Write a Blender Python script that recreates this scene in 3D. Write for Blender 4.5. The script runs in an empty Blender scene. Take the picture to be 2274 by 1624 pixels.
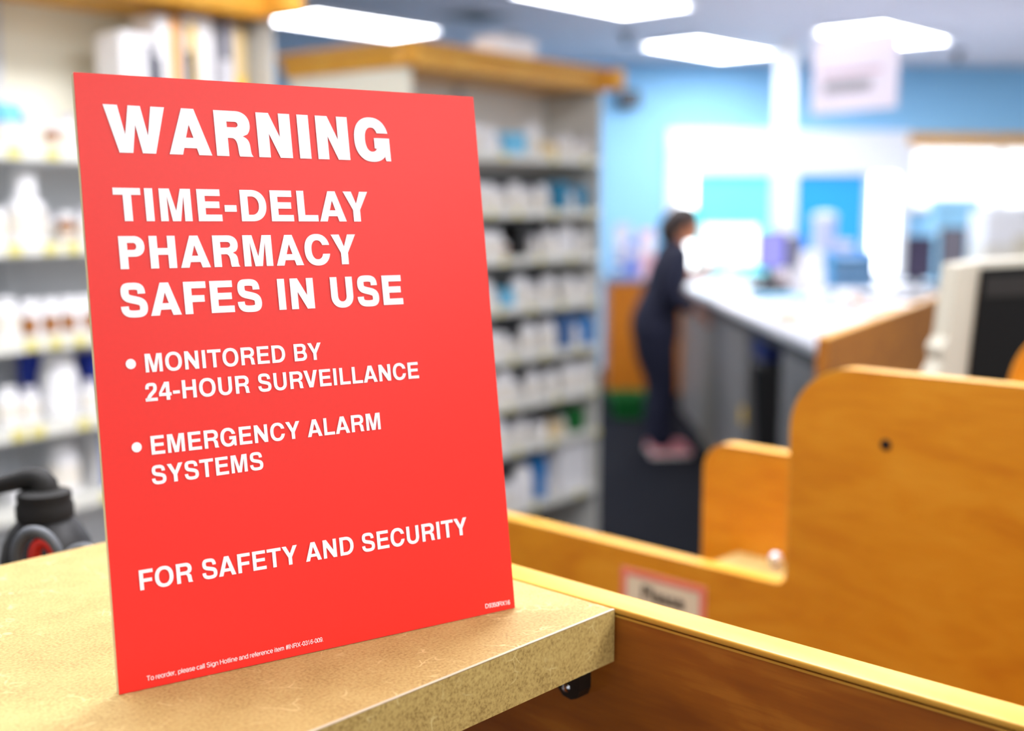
import bpy, bmesh, math, random
from mathutils import Vector, Matrix
from mathutils.geometry import tessellate_polygon

SC = bpy.context.scene
COL = SC.collection
R = math.radians
rng = random.Random(11)

# ------------------------------------------------------------------ camera, world, exposure, big lights
IW, IH, FPX = 2274.0, 1624.0, 2600.0
PITCH = math.atan(350 / 2600)
EYE = Vector((0, 0, 1.55))
CX, CU, CF = Vector((1, 0, 0)), Vector((0, math.sin(PITCH), math.cos(PITCH))), Vector((0, math.cos(PITCH), -math.sin(PITCH)))
cam_d = bpy.data.cameras.new('camera')
cam = bpy.data.objects.new('camera', cam_d)
COL.objects.link(cam)
cam.location = EYE
cam.rotation_euler = (R(90) - PITCH, 0, 0)
cam_d.sensor_width = 36
cam_d.lens = 36 * FPX / IW
cam_d.clip_start = 0.02
cam_d.dof.use_dof = True
cam_d.dof.focus_distance = 0.575
cam_d.dof.aperture_fstop = 4.1
SC.camera = cam

world = bpy.data.worlds.new('world')
SC.world = world
world.use_nodes = True
bg = world.node_tree.nodes['Background']
bg.inputs['Color'].default_value = (0.93, 0.96, 1.0, 1)
bg.inputs['Strength'].default_value = 0.55
SC.view_settings.view_transform = 'Standard'
SC.view_settings.look = 'None'
SC.view_settings.exposure = 1.02
SC.view_settings.gamma = 1
SC.view_settings.use_curve_mapping = False
CEIL_POWER = 11.0      # the ceiling troffers' glow
WINDOW_POWER = 2.8     # daylight in the drive-up window

# ------------------------------------------------------------------ placing
def ray(x, y): return CX * ((x - IW / 2) / FPX) - CU * ((y - IH / 2) / FPX) + CF
def at(x, y, d): return EYE + ray(x, y) * d
def onz(x, y, z):
    r = ray(x, y); return EYE + r * ((z - EYE.z) / r.z)
def onplane(x, y, p, n):
    r = ray(x, y); return EYE + r * ((p - EYE).dot(n) / r.dot(n))

# ------------------------------------------------------------------ materials
MATS = {}
def srgb(c):
    f = lambda v: v / 12.92 if v <= 0.04045 else ((v + 0.055) / 1.055) ** 2.4
    return tuple(f(v / 255.0) for v in c)
def mat(name, c, rough=0.5, metal=0.0, var=0.06, scale=30.0, emit=0.0, spec=0.5):
    if name in MATS: return MATS[name]
    m = bpy.data.materials.new(name); m.use_nodes = True
    nt = m.node_tree; b = nt.nodes['Principled BSDF']
    c = srgb(c)
    b.inputs['Roughness'].default_value = rough
    b.inputs['Metallic'].default_value = metal
    b.inputs['Specular IOR Level'].default_value = spec
    tc = nt.nodes.new('ShaderNodeTexCoord'); nz = nt.nodes.new('ShaderNodeTexNoise')
    nz.inputs['Scale'].default_value = scale; nz.inputs['Detail'].default_value = 3
    mx = nt.nodes.new('ShaderNodeMix'); mx.data_type = 'RGBA'
    mx.inputs[6].default_value = (*[v * (1 - var) for v in c], 1)
    mx.inputs[7].default_value = (*[min(1, v * (1 + var)) for v in c], 1)
    nt.links.new(tc.outputs['Object'], nz.inputs['Vector'])
    nt.links.new(nz.outputs['Fac'], mx.inputs[0])
    nt.links.new(mx.outputs[2], b.inputs['Base Color'])
    if emit:
        nt.links.new(mx.outputs[2], b.inputs['Emission Color'])
        b.inputs['Emission Strength'].default_value = emit
    MATS[name] = m
    return m

def wood(name, c_dark, c_mid, c_light, rough=0.42, along=(1, 0, 0), fine=260, flame=0.0, bump=0.02):
    """laminate: grain lines run along an object axis"""
    m = bpy.data.materials.new(name); m.use_nodes = True
    nt = m.node_tree; b = nt.nodes['Principled BSDF']; L = nt.links.new
    b.inputs['Roughness'].default_value = rough
    tc = nt.nodes.new('ShaderNodeTexCoord')
    mp = nt.nodes.new('ShaderNodeMapping')
    mp.inputs['Scale'].default_value = [0.09 if a else 1.0 for a in along]
    L(tc.outputs['Object'], mp.inputs['Vector'])
    n1 = nt.nodes.new('ShaderNodeTexNoise'); n1.inputs['Scale'].default_value = fine; n1.inputs['Detail'].default_value = 4
    L(mp.outputs['Vector'], n1.inputs['Vector'])
    n2 = nt.nodes.new('ShaderNodeTexNoise'); n2.inputs['Scale'].default_value = 22; n2.inputs['Detail'].default_value = 5
    n2.inputs['Distortion'].default_value = 1.4
    mp2 = nt.nodes.new('ShaderNodeMapping')
    mp2.inputs['Scale'].default_value = [0.35 if a else 1.0 for a in along]
    L(tc.outputs['Object'], mp2.inputs['Vector']); L(mp2.outputs['Vector'], n2.inputs['Vector'])
    wv = nt.nodes.new('ShaderNodeTexWave'); wv.wave_type = 'RINGS'; wv.inputs['Scale'].default_value = 9
    wv.inputs['Distortion'].default_value = 9; wv.inputs['Detail'].default_value = 3; wv.inputs['Detail Scale'].default_value = 2.2
    L(mp2.outputs['Vector'], wv.inputs['Vector'])
    a1 = nt.nodes.new('ShaderNodeMath'); a1.operation = 'MULTIPLY_ADD'
    L(n1.outputs['Fac'], a1.inputs[0]); a1.inputs[1].default_value = 0.45
    L(n2.outputs['Fac'], a1.inputs[2])
    a2 = nt.nodes.new('ShaderNodeMath'); a2.operation = 'MULTIPLY_ADD'
    L(wv.outputs['Fac'], a2.inputs[0]); a2.inputs[1].default_value = flame; L(a1.outputs[0], a2.inputs[2])
    rp = nt.nodes.new('ShaderNodeValToRGB')
    e = rp.color_ramp.elements
    e[0].position = 0.45; e[0].color = (*srgb(c_dark), 1)
    e[1].position = 1.0 + flame * 0.5; e[1].color = (*srgb(c_light), 1)
    k = e.new(0.74 + flame * 0.4); k.color = (*srgb(c_mid), 1)
    sc = nt.nodes.new('ShaderNodeMath'); sc.operation = 'DIVIDE'; sc.inputs[1].default_value = 1.0 + flame * 0.5
    L(a2.outputs[0], sc.inputs[0]); L(sc.outputs[0], rp.inputs['Fac'])
    e[-1].position = 1.0
    L(rp.outputs['Color'], b.inputs['Base Color'])
    bp = nt.nodes.new('ShaderNodeBump'); bp.inputs['Strength'].default_value = bump; bp.inputs['Distance'].default_value = 0.001
    L(n1.outputs['Fac'], bp.inputs['Height']); L(bp.outputs['Normal'], b.inputs['Normal'])
    MATS[name] = m
    return m

def mdf(name, c_dark, c_mid, c_light, fibre):
    m = bpy.data.materials.new(name); m.use_nodes = True
    nt = m.node_tree; b = nt.nodes['Principled BSDF']; L = nt.links.new
    b.inputs['Roughness'].default_value = 0.6; b.inputs['Specular IOR Level'].default_value = 0.3
    tc = nt.nodes.new('ShaderNodeTexCoord')
    n1 = nt.nodes.new('ShaderNodeTexNoise'); n1.inputs['Scale'].default_value = 650; n1.inputs['Detail'].default_value = 4
    n2 = nt.nodes.new('ShaderNodeTexNoise'); n2.inputs['Scale'].default_value = 45; n2.inputs['Detail'].default_value = 4
    for n in (n1, n2): L(tc.outputs['Object'], n.inputs['Vector'])
    ad = nt.nodes.new('ShaderNodeMath'); ad.operation = 'MULTIPLY_ADD'; ad.inputs[1].default_value = 0.75
    L(n1.outputs['Fac'], ad.inputs[0])
    h = nt.nodes.new('ShaderNodeMath'); h.operation = 'MULTIPLY'; h.inputs[1].default_value = 0.28
    L(n2.outputs['Fac'], h.inputs[0]); L(h.outputs[0], ad.inputs[2])
    rp = nt.nodes.new('ShaderNodeValToRGB'); e = rp.color_ramp.elements
    e[0].position = 0.36; e[0].color = (*srgb(c_dark), 1)
    e[1].position = 0.68; e[1].color = (*srgb(c_light), 1)
    k = e.new(0.50); k.color = (*srgb(c_mid), 1)
    L(ad.outputs[0], rp.inputs['Fac'])
    # loose wood fibres: broken, curled hair lines
    nw = nt.nodes.new('ShaderNodeTexNoise'); nw.inputs['Scale'].default_value = 30
    L(tc.outputs['Object'], nw.inputs['Vector'])
    mw = nt.nodes.new('ShaderNodeMix'); mw.data_type = 'VECTOR'; mw.inputs[0].default_value = 0.055
    L(tc.outputs['Object'], mw.inputs[4]); L(nw.outputs['Color'], mw.inputs[5])
    vo = nt.nodes.new('ShaderNodeTexVoronoi'); vo.feature = 'DISTANCE_TO_EDGE'; vo.inputs['Scale'].default_value = 75
    L(mw.outputs[1], vo.inputs['Vector'])
    lt = nt.nodes.new('ShaderNodeMath'); lt.operation = 'LESS_THAN'; lt.inputs[1].default_value = 0.03
    L(vo.outputs['Distance'], lt.inputs[0])
    nm = nt.nodes.new('ShaderNodeTexNoise'); nm.inputs['Scale'].default_value = 70; nm.inputs['Detail'].default_value = 1
    L(tc.outputs['Object'], nm.inputs['Vector'])
    gt = nt.nodes.new('ShaderNodeMapRange'); gt.inputs[1].default_value = 0.56; gt.inputs[2].default_value = 0.68
    L(nm.outputs['Fac'], gt.inputs[0])
    mk = nt.nodes.new('ShaderNodeMath'); mk.operation = 'MULTIPLY'
    L(lt.outputs[0], mk.inputs[0]); L(gt.outputs[0], mk.inputs[1])
    mk2 = nt.nodes.new('ShaderNodeMath'); mk2.operation = 'MULTIPLY'; mk2.inputs[1].default_value = 0.75
    L(mk.outputs[0], mk2.inputs[0])
    mx = nt.nodes.new('ShaderNodeMix'); mx.data_type = 'RGBA'
    L(mk2.outputs[0], mx.inputs[0]); L(rp.outputs['Color'], mx.inputs[6]); mx.inputs[7].default_value = (*srgb(fibre), 1)
    L(mx.outputs[2], b.inputs['Base Color'])
    bp = nt.nodes.new('ShaderNodeBump'); bp.inputs['Strength'].default_value = 0.12; bp.inputs['Distance'].default_value = 0.0006
    L(n1.outputs['Fac'], bp.inputs['Height']); L(bp.outputs['Normal'], b.inputs['Normal'])
    MATS[name] = m
    return m

M_MDF = mdf('mdf_face', (162, 132, 76), (184, 155, 94), (197, 170, 108), (222, 198, 138))
M_MDFE = mdf('mdf_edge', (144, 116, 62), (176, 147, 84), (192, 164, 98), (204, 180, 120))
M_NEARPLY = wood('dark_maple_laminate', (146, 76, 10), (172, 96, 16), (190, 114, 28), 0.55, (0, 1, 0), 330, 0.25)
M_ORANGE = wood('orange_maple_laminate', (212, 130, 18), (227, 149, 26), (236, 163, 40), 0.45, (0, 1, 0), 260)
M_TRIM = wood('pale_edge_trim', (222, 160, 56), (230, 172, 66), (238, 184, 80), 0.38, (0, 1, 0), 120)
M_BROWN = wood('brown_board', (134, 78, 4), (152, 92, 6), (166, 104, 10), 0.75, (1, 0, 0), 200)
M_CAB = wood('cabinet_maple', (176, 98, 10), (196, 114, 14), (208, 130, 24), 0.45, (0, 0, 1), 60)
M_CROWN = wood('crown_maple', (230, 158, 50), (240, 176, 66), (248, 194, 90), 0.4, (1, 0, 0), 80)
M_RED = mat('sign_red', (240, 32, 8), 0.40, var=0.03, scale=400, spec=0.38)
M_FOAM = mat('foam_core', (236, 226, 190), 0.6)
M_WHITEPRINT = mat('white_print', (250, 249, 246), 0.5, var=0.01)
M_CREAM = mat('cream_steel', (246, 243, 224), 0.55, var=0.03, scale=6)
M_GREYSTEEL = mat('grey_steel', (204, 208, 214), 0.5, var=0.04, scale=6)
M_SHELF = mat('shelf_enamel', (206, 206, 200), 0.45, var=0.03)
M_STRIP = mat('label_strip', (232, 232, 222), 0.35, var=0.04, scale=60)
M_YTAG = mat('yellow_tag', (226, 216, 128), 0.5)
M_WHITEP = mat('white_plastic', (240, 240, 242), 0.4, var=0.02)
M_GREYP = mat('pale_grey_plastic', (205, 204, 210), 0.45, var=0.03)
M_PAPERL = mat('bottle_label', (232, 226, 214), 0.6, var=0.1, scale=120)
M_AMBER = mat('amber_plastic', (150, 92, 22), 0.3, var=0.1)
M_SKYB = mat('sky_blue_plastic', (110, 196, 236), 0.4)
M_BLUE = mat('royal_blue', (24, 60, 190), 0.45)
M_TEAL = mat('teal_print', (30, 130, 170), 0.45)
M_TAN = mat('tan_carton', (222, 196, 140), 0.6)
M_GREEN = mat('green_plastic', (18, 104, 44), 0.45)
M_NAVYPRINT = mat('navy_print', (34, 38, 66), 0.5)
M_YELLOW = mat('yellow_print', (240, 196, 60), 0.5)
M_ORPRINT = mat('orange_print', (238, 170, 84), 0.5)
M_PINK = mat('pink_print', (238, 190, 200), 0.5)
M_BLACK = mat('black_plastic', (24, 23, 24), 0.45, var=0.15)
M_RUBBER = mat('black_rubber', (17, 16, 15), 0.7, var=0.2, scale=90)
M_DGREY = mat('dark_grey_plastic', (84, 88, 94), 0.5, var=0.1)
M_REDGRIP = mat('red_grip', (206, 40, 28), 0.5)
M_CHROME = mat('chrome', (214, 216, 220), 0.15, metal=1.0)
M_WALL = mat('blue_wall', (150, 208, 248), 0.8, var=0.02, scale=3)
M_CEIL = mat('ceiling_tile', (240, 236, 246), 0.9, var=0.03, scale=8)
M_FLOOR = mat('charcoal_carpet', (16, 17, 24), 0.95, var=0.25, scale=400, spec=0.15)
M_CREAMWALL = mat('cream_wall', (224, 220, 206), 0.8, var=0.02, scale=3)
M_WFRAME = mat('white_frame', (244, 246, 250), 0.5, var=0.01)
M_LAMP = mat('troffer_glow', (250, 250, 255), 0.5, var=0.0, emit=CEIL_POWER)
M_PANEW = mat('daylight_pane', (250, 252, 255), 0.2, var=0.0, emit=WINDOW_POWER)
M_PANET = mat('teal_daylight_pane', (100, 232, 242), 0.2, var=0.05, scale=2, emit=0.42)
M_PANEB = mat('blue_daylight_pane', (28, 128, 216), 0.2, var=0.08, scale=2, emit=0.55)
M_WINGLOW = mat('white_window_glow', (252, 253, 255), 0.3, var=0.0, emit=0.9)
M_PANEW2 = mat('soft_daylight_pane', (250, 252, 255), 0.2, var=0.0, emit=0.8)
M_SCREENL = mat('lavender_screen', (132, 130, 206), 0.3, var=0.05, emit=0.22)
M_LAMIN = mat('white_laminate', (240, 240, 244), 0.35, var=0.02)
M_GREYLAM = mat('grey_laminate', (128, 126, 125), 0.5, var=0.03)
M_SKIN = mat('skin', (196, 124, 84), 0.5, var=0.06)
M_SCRUB = mat('navy_scrubs', (13, 17, 44), 0.85, var=0.15, scale=25)
M_HAIR = mat('dark_brown_hair', (44, 28, 22), 0.5, var=0.3, scale=60)
M_SHOE = mat('pink_shoe', (236, 150, 158), 0.5, var=0.1)
M_SOLE = mat('white_sole', (240, 236, 232), 0.5)
M_EYE = mat('eye', (40, 28, 24), 0.2)
M_PAPER = mat('paper', (244, 244, 246), 0.7, var=0.02)
M_BEIGE = mat('beige_case', (214, 206, 184), 0.5, var=0.03)
M_LGREY = mat('light_grey_case', (186, 182, 166), 0.5, var=0.03)

# ------------------------------------------------------------------ mesh helpers
class MB:
    def __init__(s): s.bm = bmesh.new()
    def box(s, x0, x1, y0, y1, z0, z1, bev=0.0, seg=2, mtx=None):
        r = bmesh.ops.create_cube(s.bm, size=1)
        vs = r['verts']
        for v in vs:
            v.co = Vector((x0 + (v.co.x + .5) * (x1 - x0), y0 + (v.co.y + .5) * (y1 - y0), z0 + (v.co.z + .5) * (z1 - z0)))
        if bev:
            es = list({e for v in vs for e in v.link_edges})
            r = bmesh.ops.bevel(s.bm, geom=es, offset=bev, segments=seg, affect='EDGES', profile=.5)
            vs = list({v for f in r['faces'] for v in f.verts} | {v for v in vs if v.is_valid})
        if mtx is not None:
            for v in vs: v.co = mtx @ v.co
        return s
    def loft(s, rings, cap0=True, cap1=True, closed=True):
        n = len(rings[0])
        vr = [[s.bm.verts.new(p) for p in ring] for ring in rings]
        for a, b in zip(vr, vr[1:]):
            for i in range(n if closed else n - 1):
                j = (i + 1) % n
                s.bm.faces.new((a[i], a[j], b[j], b[i]))
        if cap0: s.bm.faces.new(list(reversed(vr[0])))
        if cap1: s.bm.faces.new(vr[-1])
        return s
    def lathe(s, prof, n=24, c=(0, 0, 0), cap=True):
        rings = [[Vector((c[0] + r * math.cos(2 * math.pi * i / n), c[1] + r * math.sin(2 * math.pi * i / n), c[2] + z)) for i in range(n)] for r, z in prof]
        return s.loft(rings, cap, cap)
    def tube(s, pts, rad, n=14, cap=True):
        pts = [Vector(p) for p in pts]
        rads = rad if isinstance(rad, (list, tuple)) else [rad] * len(pts)
        t0 = (pts[1] - pts[0]).normalized()
        up = Vector((0, 0, 1)) if abs(t0.z) < .9 else Vector((1, 0, 0))
        nrm = (up - t0 * up.dot(t0)).normalized()
        rings = []
        for i, p in enumerate(pts):
            t = (pts[min(i + 1, len(pts) - 1)] - pts[max(i - 1, 0)]).normalized()
            nrm = (nrm - t * nrm.dot(t)).normalized()
            bn = t.cross(nrm)
            rings.append([p + (nrm * math.cos(2 * math.pi * k / n) + bn * math.sin(2 * math.pi * k / n)) * rads[i] for k in range(n)])
        return s.loft(rings, cap, cap)
    def prism(s, poly, to3, d):
        """2-D outline poly (x, y) mapped by to3(x, y, w) and swept from w=0 to w=d"""
        a = [s.bm.verts.new(to3(x, y, 0)) for x, y in poly]
        b = [s.bm.verts.new(to3(x, y, d)) for x, y in poly]
        n = len(poly)
        s.bm.faces.new(a); s.bm.faces.new(list(reversed(b)))
        for i in range(n):
            j = (i + 1) % n
            s.bm.faces.new((a[j], a[i], b[i], b[j]))
        return s
    def ball(s, c, r, seg=20, sc=(1, 1, 1)):
        q = bmesh.ops.create_uvsphere(s.bm, u_segments=seg, v_segments=seg // 2 + 2, radius=r)
        for v in q['verts']:
            v.co = Vector((v.co.x * sc[0] + c[0], v.co.y * sc[1] + c[1], v.co.z * sc[2] + c[2]))
        return s
    def build(s, name, m, parent=None, smooth=False):
        bmesh.ops.recalc_face_normals(s.bm, faces=s.bm.faces[:])
        me = bpy.data.meshes.new(name)
        s.bm.to_mesh(me); s.bm.free()
        me.materials.append(m)
        if smooth:
            for p in me.polygons: p.use_smooth = True
            try: me.set_sharp_from_angle(angle=R(40))
            except Exception: pass
        o = bpy.data.objects.new(name, me)
        COL.objects.link(o)
        if parent: o.parent = parent
        return o

def tag(o, label=None, cat=None, group=None, kind=None):
    if label: o['label'] = label
    if cat: o['category'] = cat
    if group: o['group'] = group
    if kind: o['kind'] = kind
    return o
def thing(name, label, cat, loc=(0, 0, 0), rz=0.0, group=None):
    o = bpy.data.objects.new(name, None); COL.objects.link(o)
    o.empty_display_size = 0.05
    o.location = loc; o.rotation_euler = (0, 0, rz)
    return tag(o, label, cat, group)
def structure(name, mb, m): return tag(mb.build(name, m), kind='structure')
def kids(o): return [c for c in bpy.data.objects if c.parent == o]
def copy_tree(o, tree, parent=None):
    c = o.copy(); COL.objects.link(c)
    if parent: c.parent = parent
    for ch in tree.get(o.name, ()): copy_tree(ch, tree, c)
    return c
ORD = ['', 'first', 'second', 'third', 'fourth', 'fifth', 'sixth', 'seventh', 'eighth', 'ninth', 'tenth', 'eleventh', 'twelfth', 'thirteenth', 'fourteenth', 'fifteenth', 'sixteenth', 'seventeenth', 'eighteenth', 'nineteenth', 'twentieth']

# ------------------------------------------------------------------ room shell
GRZ = R(47.2)                       # the counters' grid is turned against the view
GA, GB = Vector((math.cos(GRZ), math.sin(GRZ), 0)), Vector((-math.sin(GRZ), math.cos(GRZ), 0))
CEIL = 2.9
structure('floor', MB().box(-7, 9, -4, 13.5, -0.1, 0), M_FLOOR)
structure('ceiling', MB().box(-7, 9, -4, 13.5, CEIL, CEIL + 0.1), M_CEIL)
w0, w1 = Vector((-7.0, 10.52, 0)), Vector((9.0, 12.02, 0))
wd = (w1 - w0).normalized(); wn = Vector((wd.y, -wd.x, 0))      # wn looks at the camera
def wall_pt(x, y, off=0.0):                                     # a pixel on the back wall: distance along it and height
    p = onplane(x, y, w0 + wn * off, wn); return (p - w0).dot(wd), p.z
WA = math.atan2(wd.y, wd.x)
def wall_thing(o): o.location = w0; o.rotation_euler = (0, 0, WA); return o
ox0, oz1 = wall_pt(1492, 288); ox1, _ = wall_pt(2008, 300)
oz0 = 0.92
mb = MB()                                                       # blue wall round the window opening
LW = (w1 - w0).length
mb.box(0, ox0, 0, 0.15, 0, CEIL).box(ox1, LW, 0, 0.15, 0, CEIL).box(ox0, ox1, 0, 0.15, oz1, CEIL).box(ox0, ox1, 0, 0.15, 0, oz0)
wall_thing(structure('wall_back', mb, M_WALL))
structure('wall_left', MB().box(-7.15, -7, -4, 10.6, 0, CEIL), M_CREAMWALL)

# window: white frame, header, mullions and three bright panes
win = tag(thing('window_1', None, None), kind='structure'); wall_thing(win)
_, hz = wall_pt(1700, 388)
xa, _ = wall_pt(1546, 400); xb, _ = wall_pt(1718, 400); xc, _ = wall_pt(1768, 400); xd, _ = wall_pt(1922, 400)
mb = MB().box(ox0 - .05, ox1 + .05, -0.06, 0.1, hz, oz1, .01).box(ox0 - .05, ox0 + .07, -0.05, .1, oz0, hz, .01).box(ox1 - .05, ox1 + .05, -.05, .1, oz0, hz, .01)
mb.box(xb - .02, xc, -.05, .1, oz0, hz, .01).box(xd, xd + .05, -.05, .1, oz0, hz, .01).box(ox0 - .05, ox1 + .05, -.08, .1, oz0 - .05, oz0, .01)
mb.build('window_frame', M_WFRAME, win)
MB().box(ox0 + .07, xa, .02, .04, oz0, hz).build('pane', M_PANEW, win)
MB().box(xa, xb - .02, .02, .04, oz0, hz).build('pane', M_PANET, win)
MB().box(xc, xd, .02, .04, oz0, hz).build('pane', M_PANEB, win)
MB().box(xd + .05, ox1 - .05, .02, .04, oz0, hz).build('pane', M_PANEW, win)
hy0, hy1 = wall_pt(1500, 335)[1], wall_pt(1500, 345)[1]
MB().box(ox0 - .05, xb, -.075, -.055, hy0 - .02, hy1, .004).build('reflection_bar', M_GREYP, win)  # grey bar drawn for a reflection line across the header

# pillar in front of the window
p = at(1738, 400, 9.8)
structure('pillar', MB().box(p.x - .07, p.x + .07, p.y - .07, p.y + .07, 0, CEIL, .012), M_WFRAME)

# ------------------------------------------------------------------ ceiling lights
def troffer(u, v, label):
    c = GA * u + GB * v
    t = thing('ceiling_light', label, 'ceiling light', (c.x, c.y, CEIL), GRZ, 'ceiling troffers')
    b = MB(); a, w, h = .61, .305, .03
    b.box(-a, a, -w, -w + .025, -h, 0).box(-a, a, w - .025, w, -h, 0).box(-a, -a + .025, -w + .025, w - .025, -h, 0).box(a - .025, a, -w + .025, w - .025, -h, 0)
    b.build('frame', M_WFRAME, t)
    MB().box(-a + .025, a - .025, -w + .025, w - .025, -.02, -.005).build('diffuser', M_LAMP, t)
troffer(5.72, 6.86, 'bright ceiling light above the wood crowned shelving behind the red sign')
troffer(6.1, 4.85, 'large bright ceiling light cut off by the upper edge of the picture')
troffer(8.6, 5.68, 'bright ceiling light over the pillar and the woman')
troffer(8.85, 4.25, 'bright ceiling light behind the hanging white sign')
troffer(9.55, 2.75, 'ceiling light at the upper corner beyond the hanging sign')
for (u, v) in ((3.3, 4.9), (2.9, 7.2), (0.5, 3.1), (0.4, 5.4), (0.55, 1.0), (1.7, 1.3), (1.75, -.42), (0.25, -2.1), (1.55, -2.4), (1.1, -3.9), (6.0, 2.5)):  # unseen troffers added to light the foreground and put glare on the sign
    troffer(u, v, 'added ceiling light out of view, lighting the counters near the camera')

# small ceiling fittings
q = onz(1060, 32, CEIL)
t = thing('ceiling_vent', 'dark square vent in the ceiling between two bright lights', 'vent', (q.x, q.y, CEIL), GRZ)
b = MB()
for s in (-1, 1): b.box(-.2, .2, s * .2 - .02, s * .2 + .02, -.015, 0).box(s * .2 - .02, s * .2 + .02, -.18, .18, -.015, 0)
b.build('frame', M_GREYP, t)
MB().box(-.18, .18, -.18, .18, -.004, 0).build('duct', M_BLACK, t)
b = MB()
for i in range(7): b.box(-.18, .18, -.16 + i * .053 - .008, -.16 + i * .053 + .008, -.012, -.005)
b.build('grille', M_DGREY, t)
for (x, y, lab) in ((1390, 70, 'dark sprinkler head under the ceiling above the blue wall'), (2128, 112, 'small grey sprinkler head beside the far ceiling light')):
    q = onz(x, y, CEIL)
    t = thing('sprinkler_head', lab, 'sprinkler', (q.x, q.y, CEIL))
    MB().lathe([(.06, 0), (.06, -.01), (.03, -.03)], 20).build('escutcheon', M_DGREY, t, True)
    MB().lathe([(.016, -.03), (.016, -.08), (.045, -.085), (.045, -.092)], 16).build('deflector', M_BLACK, t, True)
q = onz(1135, 75, CEIL)
t = thing('smoke_detector', 'round pale smoke detector on the ceiling above the white carton', 'smoke detector', (q.x, q.y, CEIL))
MB().lathe([(.09, 0), (.09, -.02), (.07, -.04), (.03, -.045)], 24).build('housing', M_GREYP, t, True)
MB().lathe([(.025, -.045), (.025, -.052)], 16).build('sensor_cap', M_WHITEP, t, True)
# wall speaker
s_, z_ = wall_pt(1393, 222)
t = thing('wall_speaker', 'small black speaker mounted on the blue wall beside the shelving', 'speaker'); wall_thing(t)
MB().box(s_ - .1, s_ + .1, -.14, -.03, z_ - .08, z_ + .08, .015).build('cabinet', M_BLACK, t)
MB().box(s_ - .08, s_ + .08, -.147, -.14, z_ - .065, z_ + .065, .003).build('grille', M_DGREY, t)
MB().box(s_ - .03, s_ + .03, -.03, 0, z_ - .03, z_ + .03).build('bracket', M_BLACK, t)

# hanging sign
d = 5.6
h0, h1 = at(1802, 250, d), at(1990, 272, d * .93)
hd = Vector((h1.x - h0.x, h1.y - h0.y, 0)); hl = hd.length; ha = math.atan2(hd.y, hd.x)
ztop = at(1802, 95, d).z
t = thing('hanging_sign', 'white sign with faint pink lines hanging from the ceiling', 'sign', (h0.x, h0.y, 0), ha)
mts = mat('translucent_white', (252, 244, 252), 0.4, var=0.01)
nt_s = mts.node_tree; tr_n = nt_s.nodes.new('ShaderNodeBsdfTranslucent'); tr_n.inputs['Color'].default_value = (.95, .92, .96, 1)
mxs = nt_s.nodes.new('ShaderNodeMixShader'); mxs.inputs[0].default_value = .5
nt_s.links.new(nt_s.nodes['Principled BSDF'].outputs[0], mxs.inputs[1]); nt_s.links.new(tr_n.outputs[0], mxs.inputs[2])
nt_s.links.new(mxs.outputs[0], nt_s.nodes['Material Output'].inputs['Surface'])
MB().box(0, hl, -.002, .002, h0.z - .01, ztop, .001).build('sign_board', mts, t)
MB().box(.05, hl - .08, -.0045, -.002, ztop - .17, ztop - .155).build('printed_line', M_PINK, t)
MB().box(.07, hl - .14, -.0045, -.002, ztop - .25, ztop - .2).build('printed_line', M_GREYP, t)
for x in (.04, hl - .04): MB().tube([(x, 0, ztop - .01), (x, 0, CEIL)], .002, 8).build('wire', M_CHROME, t)

# ------------------------------------------------------------------ the red warning sign
BL, BR, TR_, TL_ = Vector((-.17436, .49570, 1.3357)), Vector((.00170, .60992, 1.3357)), Vector((-.02116, .65360, 1.61023)), Vector((-.19722, .53937, 1.61060))
sh = (BR - BL).normalized()
su = ((TL_ - BL) + (TR_ - BR)) / 2; su = (su - sh * su.dot(sh)); SHT = su.length; su.normalize()
sn = sh.cross(su).normalized()
SWD = (BR - BL).length
if sn.dot(EYE - BL) < 0: sn = -sn
SM = Matrix(((sh.x, su.x, sn.x, BL.x), (sh.y, su.y, sn.y, BL.y), (sh.z, su.z, sn.z, BL.z), (0, 0, 0, 1)))
def signpt(x, y):
    p = onplane(x, y, BL, sn) - BL
    return Vector((p.dot(sh), p.dot(su)))
sign = thing('warning_sign', 'upright red board with white warning text standing on the tan worktop', 'sign')
sign.matrix_world = SM
# board outline follows the four corners seen
cs = [signpt(*c) for c in ((265, 1544), (1144, 1352), (1051, 215), (163, 160))]
cs[0].y = max(cs[0].y, 0.0); cs[1].y = max(cs[1].y, 0.0)
cs = [(c.x, c.y) for c in cs]
MB().prism(cs, lambda x, y, w: Vector((x, y, -w)), .0008).build('red_face', M_RED, sign)
MB().prism(cs, lambda x, y, w: Vector((x, y, -.0008 - w)), .0036).build('foam_board', M_FOAM, sign)
# easel strut behind, its foot on the worktop
foot_l = SM.inverted() @ (BL + sh * (SWD * .5) - Vector((sn.x, sn.y, 0)).normalized() * .085)
e0 = Vector((SWD * .5, SHT * .62, -.0044))
def strut(x, y, w): # x across, y from foot to hinge
    return foot_l.lerp(e0, y) + Vector((x, 0, -w))
MB().prism([(-.03, .012), (.03, .012), (.022, 1), (-.022, 1)], strut, .0015).build('easel_back', M_TAN, sign)

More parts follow.
